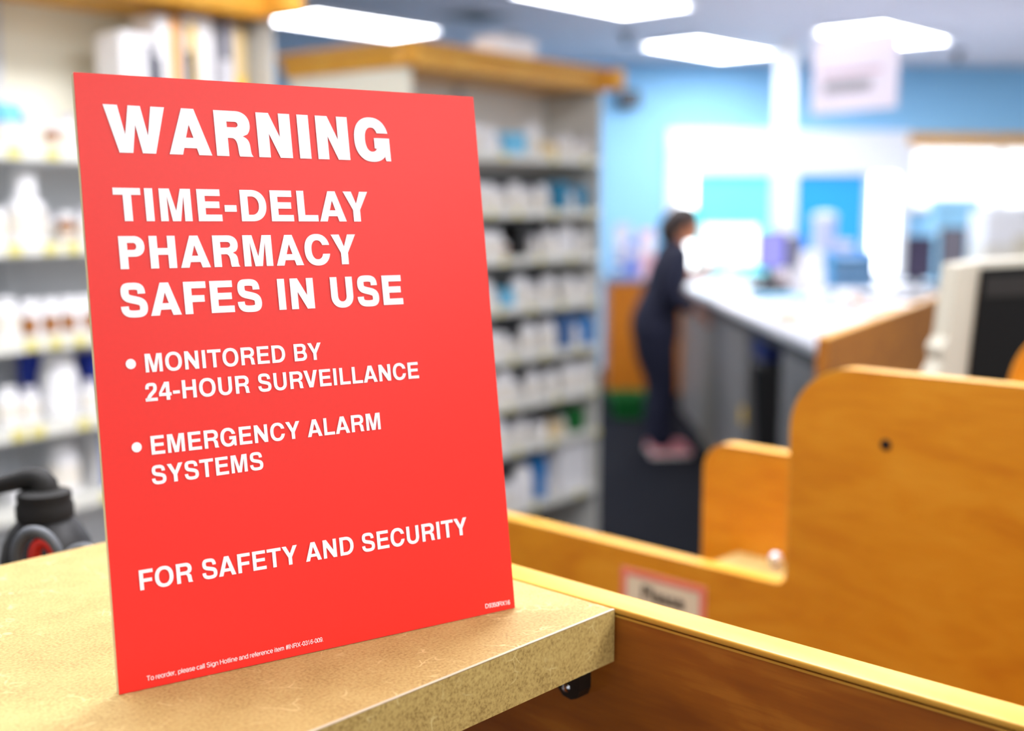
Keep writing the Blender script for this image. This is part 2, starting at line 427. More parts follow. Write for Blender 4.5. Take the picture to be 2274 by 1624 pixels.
# glyphs, cap height 1
def sarc(cx, cy, rx, ry, a0, a1, e=2.35, n=22):
    out = []
    for i in range(n + 1):
        a = R(a0 + (a1 - a0) * i / n); c, s = math.cos(a), math.sin(a)
        out.append((cx + rx * math.copysign(abs(c) ** (2 / e), c), cy + ry * math.copysign(abs(s) ** (2 / e), s)))
    return out
def bez(p, a, b, q, n=12):
    return [tuple((1 - t) ** 3 * p[i] + 3 * (1 - t) ** 2 * t * a[i] + 3 * (1 - t) * t * t * b[i] + t ** 3 * q[i] for i in (0, 1)) for t in [k / n for k in range(n + 1)]]
def stroke(segs, ths):
    pts, th = [], []
    for k, s in enumerate(segs):
        bp = bez(*s, n=14)
        for i, q in enumerate(bp):
            if k and i == 0: continue
            t = i / 14; t = t * t * (3 - 2 * t)
            pts.append(Vector(q)); th.append(ths[k] * (1 - t) + ths[k + 1] * t)
    l, r = [], []
    for i, q in enumerate(pts):
        tn = (pts[min(i + 1, len(pts) - 1)] - pts[max(i - 1, 0)]).normalized()
        nm = Vector((-tn.y, tn.x))
        l.append(tuple(q + nm * th[i] / 2)); r.append(tuple(q - nm * th[i] / 2))
    return l + r[::-1]
def lerp(a, b, k): return a + (b - a) * k
def glyph(ch, w):
    """(pieces, ink width, left bearing, right bearing); a piece is [outline, hole, ...]"""
    t = w * .84; k = (w - .195) / .09; sb = .106 - .02 * k; o = .024
    rect = lambda x0, y0, x1, y1: [[(x0, y0), (x1, y0), (x1, y1), (x0, y1)]]
    if ch == ' ': return [], 0, .14, .14
    if ch == 'I': return [rect(0, 0, w, 1)], w, sb, sb
    if ch == '-': return [rect(0, .30, .39, .30 + t)], .39, .04, .04
    if ch == 'L': return [[[(0, 0), (.70, 0), (.70, t), (w, t), (w, 1), (0, 1)]]], .70, sb, .03
    if ch == 'T': return [[[(.406 - w / 2, 0), (.406 + w / 2, 0), (.406 + w / 2, 1 - t), (.812, 1 - t), (.812, 1), (0, 1), (0, 1 - t), (.406 - w / 2, 1 - t)]]], .812, .02, .02
    if ch == 'H':
        W = .81; y0, y1 = .52 - t / 2, .52 + t / 2
        return [[[(0, 0), (w, 0), (w, y0), (W - w, y0), (W - w, 0), (W, 0), (W, 1), (W - w, 1), (W - w, y1), (w, y1), (w, 1), (0, 1)]]], W, sb, sb
    if ch == 'E':
        W = .76; y0, y1 = .515 - t / 2, .515 + t / 2
        return [[[(0, 0), (W, 0), (W, t), (w, t), (w, y0), (W * .92, y0), (W * .92, y1), (w, y1), (w, 1 - t), (W * .97, 1 - t), (W * .97, 1), (0, 1)]]], W, sb, .055
    if ch == 'F':
        W = .71; y0, y1 = .47 - t / 2, .47 + t / 2
        return [[[(0, 0), (w, 0), (w, y0), (W * .91, y0), (W * .91, y1), (w, y1), (w, 1 - t), (W, 1 - t), (W, 1), (0, 1)]]], W, sb, .03
    if ch == 'N':
        W = .815; wn_ = w * 1.06; yi = lerp(.40, .47, k); yj = 1 - yi
        return [[[(0, 0), (w * .98, 0), (w * .98, yj), (W - wn_, 0), (W, 0), (W, 1), (W - w * .98, 1), (W - w * .98, yi), (wn_, 1), (0, 1)]]], W, sb, sb
    if ch == 'M':
        W = .97; a = .30 + .03 * k; c = .115 + .02 * k
        return [[[(0, 0), (w * .93, 0), (w * .93, .76), (W / 2 - c, 0), (W / 2 + c, 0), (W - w * .93, .76), (W - w * .93, 0), (W, 0), (W, 1), (W - a, 1), (W / 2, .32), (a, 1), (0, 1)]]], W, sb, sb
    if ch == 'W':
        return [[[(0, 1), (.264, 0), (.555, 0), (.643, .59), (.754, 0), (1.038, 0), (1.30, 1), (1.0, 1), (.898, .385), (.781, 1), (.518, 1), (.415, .385), (.298, 1)]]], 1.30, .01, .01
    if ch == 'V':
        W = .88; a = w * 1.17; c = w * .62
        return [[[(0, 1), (W / 2 - c, 0), (W / 2 + c, 0), (W, 1), (W - a, 1), (W / 2, .30), (a, 1)]]], W, .02, .02
    if ch == 'Y':
        W = .90; a = w * 1.2; h = w * .52
        return [[[(0, 1), (W / 2 - h, .385), (W / 2 - h, 0), (W / 2 + h, 0), (W / 2 + h, .385), (W, 1), (W - a, 1), (W / 2, .60), (a, 1)]]], W, .02, .02
    if ch == 'A':
        L_ = lambda a, b: lerp(a, b, k)
        return [[[(0, 0), (L_(.225, .295), 0), (L_(.297, .336), L_(.215, .145)), (L_(.653, .614), L_(.215, .145)), (L_(.725, .655), 0), (.95, 0), (L_(.60, .613), 1), (L_(.35, .337), 1)],
                 [(L_(.35, .393), .37), (L_(.60, .557), .37), (.475, L_(.76, .65))]]], .95, .02, .02
    if ch == 'O':
        return [[sarc(.48, .5, .48, .5 + o, 0, 360, 2.25, 60)[:-1], sarc(.48, .5, .48 - w, .5 + o - t, 0, 360, 2.25, 60)[:-1]]], .96, .06, .06
    if ch in 'CG':
        rx, ry = .455, .5 + o
        yu, yl = .655, .365
        au = math.degrees(math.asin(((yu - .5) / ry) ** (2.25 / 2))); ai = math.degrees(math.asin(((yu - .5) / (ry - t)) ** (2.25 / 2)))
        if ch == 'C':
            bu = math.degrees(math.asin(((.5 - yl) / ry) ** (2.25 / 2))); bi = math.degrees(math.asin(((.5 - yl) / (ry - t)) ** (2.25 / 2)))
            return [[sarc(rx, .5, rx, ry, au, 360 - bu, 2.25, 50) + sarc(rx, .5, rx - w, ry - t, 360 - bi, ai, 2.25, 50)]], .90, .06, .055
        Rr = .93
        outer = [q for q in sarc(rx, .5, rx, ry, au, 315, 2.25, 50)]
        inner = sarc(rx, .5, rx - w, ry - t, 318, ai, 2.25, 50)
        return [[outer + [(Rr - .15, .07), (Rr - .125, 0), (Rr, 0), (Rr, .54), (.52, .54), (.52, .54 - t * 1.02), (Rr - w * 1.02, .54 - t * 1.02)] + inner]], Rr, .06, .085
    if ch == 'D':
        W = .85; cx = .36; rx = W - cx
        return [[[(0, 0)] + sarc(cx, .5, rx, .5, -90, 90, 2.2, 34) + [(0, 1)], [(w, t)] + sarc(cx, .5, rx - w, .5 - t, -90, 90, 2.2, 34) + [(w, 1 - t)]]], W, sb, .05
    if ch == 'P':
        W = .77; cx = .45; cy, ry = .685, .315
        return [[[(0, 0), (w, 0), (w, cy - ry)] + sarc(cx, cy, W - cx, ry, -90, 90, 2.2) + [(0, 1)], [(w, cy - ry + t)] + sarc(cx - .03, cy, W - cx + .03 - w, ry - t, -90, 90, 2.2) + [(w, 1 - t)]]], W, sb, .05
    if ch == 'R':
        W = .84; cx = .49; cy, ry = .70, .30; rx = .82 - cx; yb = cy - ry
        leg = bez((.635, .445), (.77, .40), (.785, .31), (.793, .2)) + bez((.793, .2), (.80, .1), (.80, .05), (.85, 0))[1:]
        leg2 = bez((.85 - w * 1.12, 0), (.79 - w, .05), (.795 - w, .1), (.785 - w, .2)) + bez((.785 - w, .2), (.775 - w, .32), (.74 - w, yb), (.66 - w, yb))[1:]
        bowl = sarc(cx, cy, rx, ry, 90, -42, 2.2, 26)
        return [[[(0, 0), (0, 1)] + bowl + leg + leg2 + [(w, yb), (w, 0)], [(w, yb + t)] + sarc(cx - .03, cy, rx + .03 - w, ry - t, -90, 90, 2.2) + [(w, 1 - t)]]], W, sb, .055
    if ch == 'B':
        W = .826
        up = sarc(.46, .745, .325, .255, 90, -38, 2.2, 20); lo = sarc(.48, .285, W - .48, .285, 42, -90, 2.2, 24)
        return [[[(0, 0), (0, 1)] + up + lo, [(w, .57)] + sarc(.45, .70, .335 - w, (1 - t - .57) / 2, -90, 90, 2.2)[:0] + sarc(.45, (.57 + 1 - t) / 2, .335 - w, (1 - t - .57) / 2, -90, 90, 2.2) + [(w, 1 - t)],
                 [(w, t)] + sarc(.45, (t + .425) / 2, W - .45 - w, (.425 - t) / 2, -90, 90, 2.2) + [(w, .425)]]], W, sb, .05
    if ch == 'U':
        W = .81
        return [[[(W, 1), (W - w, 1)] + sarc(W / 2, .38, W / 2 - w, .38 + o - t, 0, -180, 2.2, 30) + [(w, 1), (0, 1)] + sarc(W / 2, .38, W / 2, .38 + o, 180, 360, 2.2, 34)]], W, sb, sb
    if ch == 'S':
        W = .82; hw, ht = w / 2, t / 2; tp, bt = 1 + o - ht, -o + ht
        segs = [((.78 - hw, .685), (.78 - hw, .86), (.62, tp), (.40, tp)), ((.40, tp), (.18, tp), (.03 + hw, .90), (.03 + hw, .735)),
                ((.03 + hw, .735), (.03 + hw, .56), (.24, .55), (.42, .505)), ((.42, .505), (.62, .455), (W - hw, .43), (W - hw, .27)),
                ((W - hw, .27), (W - hw, .10), (.62, bt), (.415, bt)), ((.415, bt), (.20, bt), (hw, .13), (hw, .315))]
        return [[stroke(segs, [w * .93, t, w * .96, t * 1.12, w * .96, t, w * .93])]], W, .05, .05
    if ch == '2':
        W = .67; hw, ht = w / 2, t / 2
        segs = [((.02 + hw, .655), (.02 + hw, .86), (.16, .99 - ht), (.345, .99 - ht)), ((.345, .99 - ht), (.53, .99 - ht), (W - hw, .88), (W - hw, .70)),
                ((W - hw, .70), (W - hw, .46), (.20, .40), (.05 + hw, .05))]
        return [[stroke(segs, [w * .93, t, w * .96, w * .95])], rect(0, 0, W, t)], W, .035, .06
    if ch == '4':
        x = .40; y = .225
        return [[[(x, 0), (x + w, 0), (x + w, y), (.70, y), (.70, y + t), (x + w, y + t), (x + w, .99), (x + w - .27, .99), (0, y + t + .02), (0, y), (x, y)],
                 [(x, y + t), (x, .73), (.15, y + t)]]], .70, .035, .045
    raise KeyError(ch)
KERN = {'AY': -.10, 'AC': -.02, 'TY': .02, 'RY': -.02, 'AV': -.08, 'YA': -.08, 'FA': -.04, 'RV': -.02}
def layout(text, w):
    out, x = [], 0.0
    for i, ch in enumerate(text):
        pc, iw, lb, rb = glyph(ch, w)
        if i: x += lb + KERN.get(text[i - 1:i + 1], 0.0)
        out.append((pc, x)); x += iw + (rb if i < len(text) - 1 else 0)
        if ch == ' ': x += lb - 0.0
    return out, x
Z_INK = .0004
def letter_mesh(name, pieces, parent, m):
    """pieces: list of loop lists in sign coordinates; thin raised ink"""
    bm = bmesh.new()
    for loops in pieces:
        l3 = [[Vector((x, y, 0)) for x, y in lp] for lp in loops]
        flat = [v for lp in l3 for v in lp]
        vs = [bm.verts.new((v.x, v.y, Z_INK)) for v in flat]
        for tri in tessellate_polygon(l3):
            try: bm.faces.new([vs[i] for i in tri])
            except ValueError: pass
    bmesh.ops.recalc_face_normals(bm, faces=bm.faces[:])
    for f in bm.faces:
        if f.normal.z < 0: f.normal_flip()
    me = bpy.data.meshes.new(name); bm.to_mesh(me); bm.free(); me.materials.append(m)
    ob = bpy.data.objects.new(name, me); COL.objects.link(ob); ob.parent = parent
    return ob
def text_line(name, text, w, x_left, x_right, y_base, cap, slope=0.0):
    lay, tot = layout(text, w)
    sx = (x_right - x_left) / tot
    pcs = [[[(x_left + (x0 + px) * sx, y_base + py * cap + slope * (x0 + px) * sx) for px, py in lp] for lp in pc] for pcl, x0 in lay for pc in pcl]
    return letter_mesh(name, pcs, sign, M_WHITEPRINT)
def line_from(name, text, w, left, right, b0, b1, capfrom):
    """left/right: pixels of the ink's ends; b0, b1: pixels on the baseline; capfrom: (top, bottom) pixel pairs of upright stems"""
    l, r_ = signpt(*left), signpt(*right)
    a, b = signpt(*b0), signpt(*b1)
    sl = (b.y - a.y) / (b.x - a.x)
    cap = sum((signpt(*t) - signpt(*q)).length for t, q in capfrom) / len(capfrom)
    text_line(name, text, w, l.x, r_.x, a.y + sl * (l.x - a.x), cap, sl)
line_from('heading_lettering', 'WARNING', .285, (226.7, 228.5), (868.0, 359), (263.1, 339.3), (868.3, 359), [((677.8, 258.5), (685.4, 355.9)), ((460.2, 246.5), (467.5, 348.3))])
line_from('lettering', 'TIME-DELAY', .25, (248.5, 415.8), (814.4, 426.5), (275.4, 491.6), (798.6, 492.4), [((695.5, 426), (703, 493)), ((357, 419), (363.5, 492.5))])
line_from('lettering', 'PHARMACY', .25, (260.8, 522.3), (787.5, 520.8), (266.2, 598.5), (771.6, 587.2), [((326.5, 523.5), (332, 597)), ((480, 523.5), (486.5, 593))])
line_from('lettering', 'SAFES IN USE', .25, (267.2, 679.3), (895.5, 675.7), (410.9, 698.6), (895.8, 675.9), [((405.2, 625.5), (410.9, 698.6)), ((843, 613), (848.5, 677.6))])
line_from('lettering', 'MONITORED BY', .205, (319.8, 785.4), (711.4, 761.6), (322, 827.7), (703.1, 799.5), [((319.3, 785.4), (322, 827.7)), ((649.5, 765.6), (652.5, 802.8))])
line_from('lettering', '24-HOUR SURVEILLANCE', .205, (323.5, 892.4), (930.2, 839.7), (323.9, 892.4), (930.5, 839.9), [((405.5, 844.7), (408.8, 885.1)), ((903, 806), (906, 842))])
line_from('lettering', 'EMERGENCY ALARM', .205, (332.9, 968.5), (845.2, 953.2), (335.4, 1010.5), (845.5, 953.4), [((332.6, 968.5), (335.4, 1010.5)), ((709, 929.5), (711.5, 967))])
line_from('lettering', 'SYSTEMS', .205, (336.5, 1062.4), (584.1, 1030), (451.6, 1060.8), (475.8, 1057.4), [((472.9, 1017.7), (475.8, 1057.4))])
line_from('lettering', 'FOR SAFETY AND SECURITY', .205, (307.1, 1267.5), (1034.3, 1148.8), (309.3, 1312), (1025.9, 1188.6), [((306.7, 1267.5), (309.3, 1312)), ((960, 1159.5), (963, 1198.2))])
for (px, py, pr) in ((290, 808.8, 11.4), (303.1, 993.6, 11.2)):
    c = signpt(px, py); r0 = (signpt(px, py - pr) - c).length; r1 = (signpt(px + pr, py) - c).length
    letter_mesh('bullet', [[[(c.x + r1 * math.cos(2 * math.pi * i / 32), c.y + r0 * math.sin(2 * math.pi * i / 32)) for i in range(32)]]], sign, M_WHITEPRINT)
def font_text(name, text, parent, m, mtx, width, height=None, bold=0.0):
    """writing in the built-in face, flattened to a mesh; mtx maps (x, y) of the text plane, ink scaled to width (and height)"""
    cu = bpy.data.curves.new(name, 'FONT'); cu.body = text; cu.size = 1; cu.offset = bold
    tmp = bpy.data.objects.new('tmp_text', cu); COL.objects.link(tmp)
    bpy.context.view_layer.update()
    me = bpy.data.meshes.new_from_object(tmp.evaluated_get(bpy.context.evaluated_depsgraph_get()))
    bpy.data.objects.remove(tmp); bpy.data.curves.remove(cu)
    xs = [v.co.x for v in me.vertices]; ys = [v.co.y for v in me.vertices]
    sx = width / (max(xs) - min(xs)); sy = sx if height is None else height / (max(ys) - min(ys))
    x0 = min(xs)
    for v in me.vertices: v.co = mtx @ Vector(((v.co.x - x0) * sx, v.co.y * sy, 0))
    me.name = name; me.materials.clear(); me.materials.append(m)
    ob = bpy.data.objects.new(name, me); COL.objects.link(ob); ob.parent = parent
    return ob
def arcp(cx, cy, rx, ry, a0, a1, n=14): return [(cx + rx * math.cos(R(a0 + (a1 - a0) * i / n)), cy + ry * math.sin(R(a0 + (a1 - a0) * i / n))) for i in range(n + 1)]
XH = .72
def skel(ch):
    """centre lines of a light grotesque letter, cap height 1: (strokes, advance)"""
    h = XH / 2; bowl = lambda cx: arcp(cx, h, .25, h - .01, 0, 360, 24)
    n_arch = lambda x0, w: ([(x0, 0), (x0, XH)], [(x0, h + .05)] + arcp(x0 + w / 2, XH - .22, w / 2, .21, 180, 0) + [(x0 + w, 0)])
    D = {
        'T': ([[(.36, 0), (.36, .96)], [(.02, .96), (.70, .96)]], .76), 'S': ([arcp(.36, .73, .27, .23, 20, 200) + bez((.11, .66), (.16, .50), (.60, .53), (.64, .30))[1:] + arcp(.36, .26, .28, .24, 0, -165)], .78),
        'H': ([[(.08, 0), (.08, 1)], [(.66, 0), (.66, 1)], [(.08, .52), (.66, .52)]], .82), 'I': ([[(.10, 0), (.10, 1)]], .26), 'N': ([[(.08, 0), (.08, 1), (.64, 0), (.64, 1)]], .80),
        'R': ([[(.08, 0), (.08, .96), (.40, .96)] + arcp(.40, .73, .25, .23, 90, -90) + [(.08, .50)], [(.42, .50)] + bez((.42, .50), (.66, .46), (.60, .15), (.68, 0))[1:]], .80), 'X': ([[(.04, 0), (.62, 1)], [(.04, 1), (.62, 0)]], .74),
        'D': ([[(.08, .04), (.08, .96), (.32, .96)] + arcp(.32, .5, .34, .46, 90, -90) + [(.08, .04)]], .80),
        'o': ([bowl(.30)], .62), 'c': ([arcp(.30, h, .25, h - .01, 48, 312)], .57), 'e': ([[(.06, h), (.54, h)] + arcp(.30, h, .25, h - .01, 0, 318)], .62),
        'a': ([[(.07, .52)] + bez((.07, .52), (.08, .78), (.46, .78), (.46, .52))[1:] + [(.46, .10), (.54, .02)], arcp(.26, .19, .20, .18, 40, 320) ], .60),
        'd': ([bowl(.30), [(.55, 0), (.55, 1)]], .66), 'p': ([bowl(.33), [(.08, -.24), (.08, XH)]], .66), 'g': ([bowl(.30), [(.55, XH), (.55, -.02)] + arcp(.31, -.02, .24, .22, 0, -155)], .66),
        'l': ([[(.09, 0), (.09, 1)]], .24), 'i': ([[(.09, 0), (.09, XH)], [(.09, .90), (.09, 1)]], .24), 't': ([[(.15, .92), (.15, .12)] + arcp(.25, .13, .10, .11, 180, 290), [(.02, XH), (.28, XH)]], .33),
        'f': ([[(.15, 0), (.15, .84)] + arcp(.26, .84, .11, .14, 180, 80), [(.02, XH), (.28, XH)]], .32), 'r': ([[(.08, 0), (.08, XH)], [(.08, .40)] + arcp(.30, .42, .22, .29, 170, 85)], .37),
        's': ([arcp(.26, .535, .19, .165, 20, 210) + bez((.10, .46), (.16, .36), (.44, .38), (.45, .20))[1:] + arcp(.26, .19, .20, .17, 0, -160)], .54),
        'n': (list(n_arch(.08, .42)), .64), 'm': ([[(.08, 0), (.08, XH)], [(.08, .45)] + arcp(.24, .52, .16, .19, 180, 0) + [(.40, 0)], [(.40, .45)] + arcp(.57, .52, .17, .19, 180, 0) + [(.74, 0)]], .92),
        ',': ([[(.10, .06), (.06, -.14)]], .28), '.': ([[(.10, 0), (.10, .10)]], .28), '-': ([[(.05, .37), (.29, .37)]], .36), ' ': ([], .28),
        '#': ([[(.10, 0), (.22, 1)], [(.32, 0), (.44, 1)], [(.02, .35), (.50, .35)], [(.04, .66), (.52, .66)]], .56),
        '0': ([arcp(.28, .49, .22, .46, 0, 360, 28)], .56), '1': ([[(.10, .76), (.20, .80), (.28, .98), (.28, 0)]], .56),
        '3': ([arcp(.27, .73, .19, .22, 165, -85) + arcp(.27, .27, .22, .24, 85, -165)], .56), '5': ([[(.46, .95), (.13, .95), (.08, .50)] + arcp(.27, .31, .22, .28, 130, -160)], .56),
        '6': ([arcp(.28, .30, .21, .27, 0, 360, 24), [(.07, .32)] + bez((.07, .32), (.05, 1.02), (.40, 1.10), (.47, .76))[1:]], .56), '9': ([arcp(.28, .67, .21, .28, 0, 360, 24), [(.49, .66)] + bez((.49, .66), (.50, -.06), (.15, -.12), (.09, .20))[1:]], .56),
    }
    return D[ch]
def ribbon(pts, th):
    pts = [Vector(q) for q in pts]; L_, R_ = [], []
    for i, q in enumerate(pts):
        a_ = (q - pts[i - 1]).normalized() if i else (pts[1] - q).normalized()
        b_ = (pts[i + 1] - q).normalized() if i < len(pts) - 1 else a_
        tn = (a_ + b_).normalized() if (a_ + b_).length > 1e-6 else a_
        k = min(2.0, 1 / max(.35, tn.dot(a_))); nm = Vector((-tn.y, tn.x)) * th / 2 * k
        L_.append(q + nm); R_.append(q - nm)
    return [[tuple(L_[i]), tuple(L_[i + 1]), tuple(R_[i + 1]), tuple(R_[i])] for i in range(len(pts) - 1)]
def small_line(name, text, b0, b1, top, th):
    a_, b_ = signpt(*b0), signpt(*b1)
    cap = (signpt(*top) - a_).length; sl = (b_.y - a_.y) / (b_.x - a_.x)
    x, quads = 0.0, []
    for ch in text:
        st, adv = skel(ch)
        for q in st: quads += [[(px + x, py) for px, py in qd] for qd in ribbon(q, th)]
        x += adv
    x0, x1 = min(p_[0] for q in quads for p_ in q), max(p_[0] for q in quads for p_ in q)
    sx = (b_.x - a_.x) / (x1 - x0)
    letter_mesh(name, [[[(a_.x + (px - x0) * sx, a_.y + py * cap + sl * (px - x0) * sx) for px, py in q]] for q in quads], sign, M_WHITEPRINT)
small_line('fine_print', 'To reorder, please call Sign Hotline and reference item #INRX-0316-009.', (325.6, 1512.6), (717.3, 1424.4), (324.4, 1502.2), .115)
small_line('fine_print', 'D9350RX16', (1077.4, 1351.3), (1132, 1342), (1076.6, 1342.0), .13)

# ------------------------------------------------------------------ tan worktop, near partition and its trim (grid coordinates u, v)
ZC = 1.3354
t = thing('worktop', 'tan fibreboard worktop the red sign stands on', 'worktop', (0, 0, 0), GRZ)
MB().box(-.35, .4843, .3733, .6942, ZC - .0296, ZC, .0004, 1).build('board', M_MDF, t)
MB().box(-.3502, .4843, .3729, .3735, ZC - .0294, ZC - .0007).build('cut_edge', M_MDFE, t)
MB().box(-.35, .4842, .37285, .3742, ZC - .0006, ZC + .00015, .0002, 1).build('arris_highlight', mat('arris_highlight', (206, 188, 158), 0.45), t)  # pale strip paints the highlight along the front top edge
# lower cabinet that carries the worktop
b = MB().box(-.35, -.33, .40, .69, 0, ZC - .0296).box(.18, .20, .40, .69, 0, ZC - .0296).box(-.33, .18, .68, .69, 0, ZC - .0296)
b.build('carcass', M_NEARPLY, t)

t = thing('counter_divider', 'nearest orange wood divider with a pale rounded top edge beside the tan worktop', 'divider', (0, 0, 0), GRZ)
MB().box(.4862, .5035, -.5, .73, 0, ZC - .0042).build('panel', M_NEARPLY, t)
MB().box(.4850, .5052, -.5, .73, ZC - .0030, ZC + .0008, .0012, 3).build('edge_trim', M_TRIM, t, True)
MB().box(.4858, .4872, -.5, .73, ZC - .0049, ZC - .0037).build('trim_lip', M_TRIM, t)
# shelf connector under the worktop
br = onplane(1286, 1520, GA * .4862, GA)
u_, v_ = br.dot(GA), br.dot(GB)
zb = ZC - .0298
h_ = zb - br.z
pr = [(-.0085, 0), (.0085, 0), (.0085, -h_ + .001), (.0068, -h_ - .0034), (.0025, -h_ - .0052), (-.0035, -h_ - .0044), (-.007, -h_ - .0008)]
bk = MB().prism(pr, lambda x, y, w: Vector((.4861 - w, v_ - x, zb + y)), .010).build('shelf_connector', mat('dark_steel', (38, 36, 32), .3, metal=.4), t)
MB().ball((.4861 - .0102, v_ + .001, br.z + .001), .003, 16, (.5, 1, 1)).build('screw', M_CHROME, bk, True)

# ------------------------------------------------------------------ far booth: stepped panel, ledge, rear panel
UF = 1.0155; ZL = 1.1745; ZT = 1.3986; VE = .5668
K = 1.75
t = thing('booth_panel', 'large orange wood booth panel with a rounded upper corner and a dark screw', 'panel', (0, 0, 0), GRZ)
rc = .062
prof = [(-.45, 0), (1.06, 0), (1.06, ZL), (VE + .012, ZL)] + sarc(VE + .012, ZL + .012, .012, .012, 270, 180, 2, 6)[1:] + sarc(VE - rc, ZT - rc, rc, rc, 0, 90, 2.0, 16) + [(-.45, ZT)]
MB().prism(prof, lambda x, y, w: Vector((UF + w, x, y)), .018).build('board', M_ORANGE, t)
path = prof[2:]
def strip(path, u0, u1, th):
    rings = []
    for i, q in enumerate(path):
        a = Vector(path[max(i - 1, 0)]); c = Vector(path[min(i + 1, len(path) - 1)])
        tn = (c - a).normalized(); nm = Vector((tn.y, -tn.x))
        q = Vector(q); o_ = q + nm * th
        if nm.y < -.01 : o_ = q - nm * th
        rings.append([Vector((u0, q.x, q.y)), Vector((u1, q.x, q.y)), Vector((u1, o_.x, o_.y)), Vector((u0, o_.x, o_.y))])
    return rings
MB().loft(strip(path, UF - .0002, UF + .0182, .0014)).build('edge_trim', M_TRIM, t)
hp = onplane(1967, 988, GA * UF, GA)
MB().lathe([(.0052, 0), (.0052, .0006), (.0030, .0010)], 20).build('screw', M_BLACK, t, True)
sc_o = [c for c in kids(t) if c.name.startswith('screw')][0]
sc_o.rotation_euler = (0, R(-90), 0); sc_o.location = (UF, hp.dot(GB), hp.z)
# price card on the near face
t = thing('notice_card', 'white card with a red border and black heading on the orange booth panel', 'card', (0, 0, 0), GRZ)
cl, cr = onplane(1380, 1262, GA * UF, GA), onplane(1569, 1300, GA * UF, GA)
v0, v1, zt = cl.dot(GB), cr.dot(GB), (cl.z + cr.z) / 2
hh = .085
MB().box(UF - .0006, UF - .0001, v1, v0, zt - hh, zt).build('card', mat('card_cream', (240, 226, 192), .6), t)
bw = .0075
MB().box(UF - .0009, UF - .0006, v1, v0, zt - bw, zt).box(UF - .0009, UF - .0006, v1, v0, zt - hh, zt - hh + bw).box(UF - .0009, UF - .0006, v1, v1 + bw, zt - hh + bw, zt - bw).box(UF - .0009, UF - .0006, v0 - bw, v0, zt - hh + bw, zt - bw).build('red_border', mat('card_red', (244, 130, 110), .6), t)
tl = onplane(1426, 1326, GA * UF, GA)
M4 = Matrix(((0, 0, -1, UF - .0010), (-1, 0, 0, tl.dot(GB)), (0, 1, 0, tl.z - .002), (0, 0, 0, 1)))
font_text('lettering', 'Please', t, M_BLACK, M4, .056, None, .02)
# ledge and rear panel
t = thing('ledge', 'small tan fibreboard ledge behind the orange booth panel', 'shelf', (0, 0, 0), GRZ)
MB().box(UF + .0192, 1.0885, .10, .668, ZL - .022, ZL - .0002, .0006, 1).build('board', M_MDF, t)
MB().box(UF + .0192, 1.0885, .665, .669, ZL - .02, ZL - .002).build('cut_edge', M_MDFE, t)
t = thing('divider_panel', 'lower orange wood divider with a rounded corner behind the ledge', 'panel', (0, 0, 0), GRZ)
ur = 1.0893
dl = onplane(1563, 1180, GA * ur, GA).dot(GB); dz = onplane(1640, 996, GA * ur, GA).z
rc2 = .028
prof2 = [(.05, 0), (dl, 0)] + sarc(dl - rc2, dz - rc2, rc2, rc2, 0, 90, 2, 12) + [(.05, dz)]
MB().prism(prof2, lambda x, y, w: Vector((ur + w, x, y)), .018).build('board', M_ORANGE, t)
MB().loft(strip(prof2[1:], ur - .001, ur + .0195, .002)).build('edge_trim', M_TRIM, t)
kp = onz(1722, 1262, ZL)
t = thing('knob', 'small shiny silver knob on the tan ledge beside the tall panel', 'knob', (kp.x, kp.y, ZL))
MB().lathe([(.005, 0), (.0045, .004), (.0035, .005)], 16).build('base', M_CHROME, t, True)
MB().ball((0, 0, .0105), .0072, 18).build('head', mat('satin_silver', (226, 228, 232), .35, metal=.6), t, True)

# third orange panel at the frame's edge
t = thing('end_panel', 'orange rounded panel in front of the black screen', 'panel', (0, 0, 0), GRZ)
ep = at(2241, 862, 1.3); ue = ep.dot(GA); ve = ep.dot(GB); ze = at(2274, 745, 1.27).z + .01
prof3 = [(-.5, 0), (ve, 0)] + sarc(ve - .06, ze - .075, .06, .075, 0, 90, 2, 14) + [(-.5, ze)]
MB().prism(prof3, lambda x, y, w: Vector((ue + w, x, y)), .018).build('board', M_ORANGE, t)
MB().loft(strip(prof3[1:], ue - .001, ue + .0195, .002)).build('edge_trim', M_TRIM, t)

# brown board beyond
b0 = at(1840, 748, 2.0); ztb = b0.z
b1 = onz(2118, 648, ztb)
bd = Vector((b1.x - b0.x, b1.y - b0.y, 0)); bl = bd.length
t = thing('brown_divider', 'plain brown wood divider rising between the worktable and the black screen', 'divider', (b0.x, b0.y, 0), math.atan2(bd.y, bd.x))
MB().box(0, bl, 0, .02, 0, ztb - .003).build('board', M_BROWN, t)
MB().box(0, bl, -.001, .021, ztb - .003, ztb, .001, 2).build('edge_trim', M_TRIM, t)

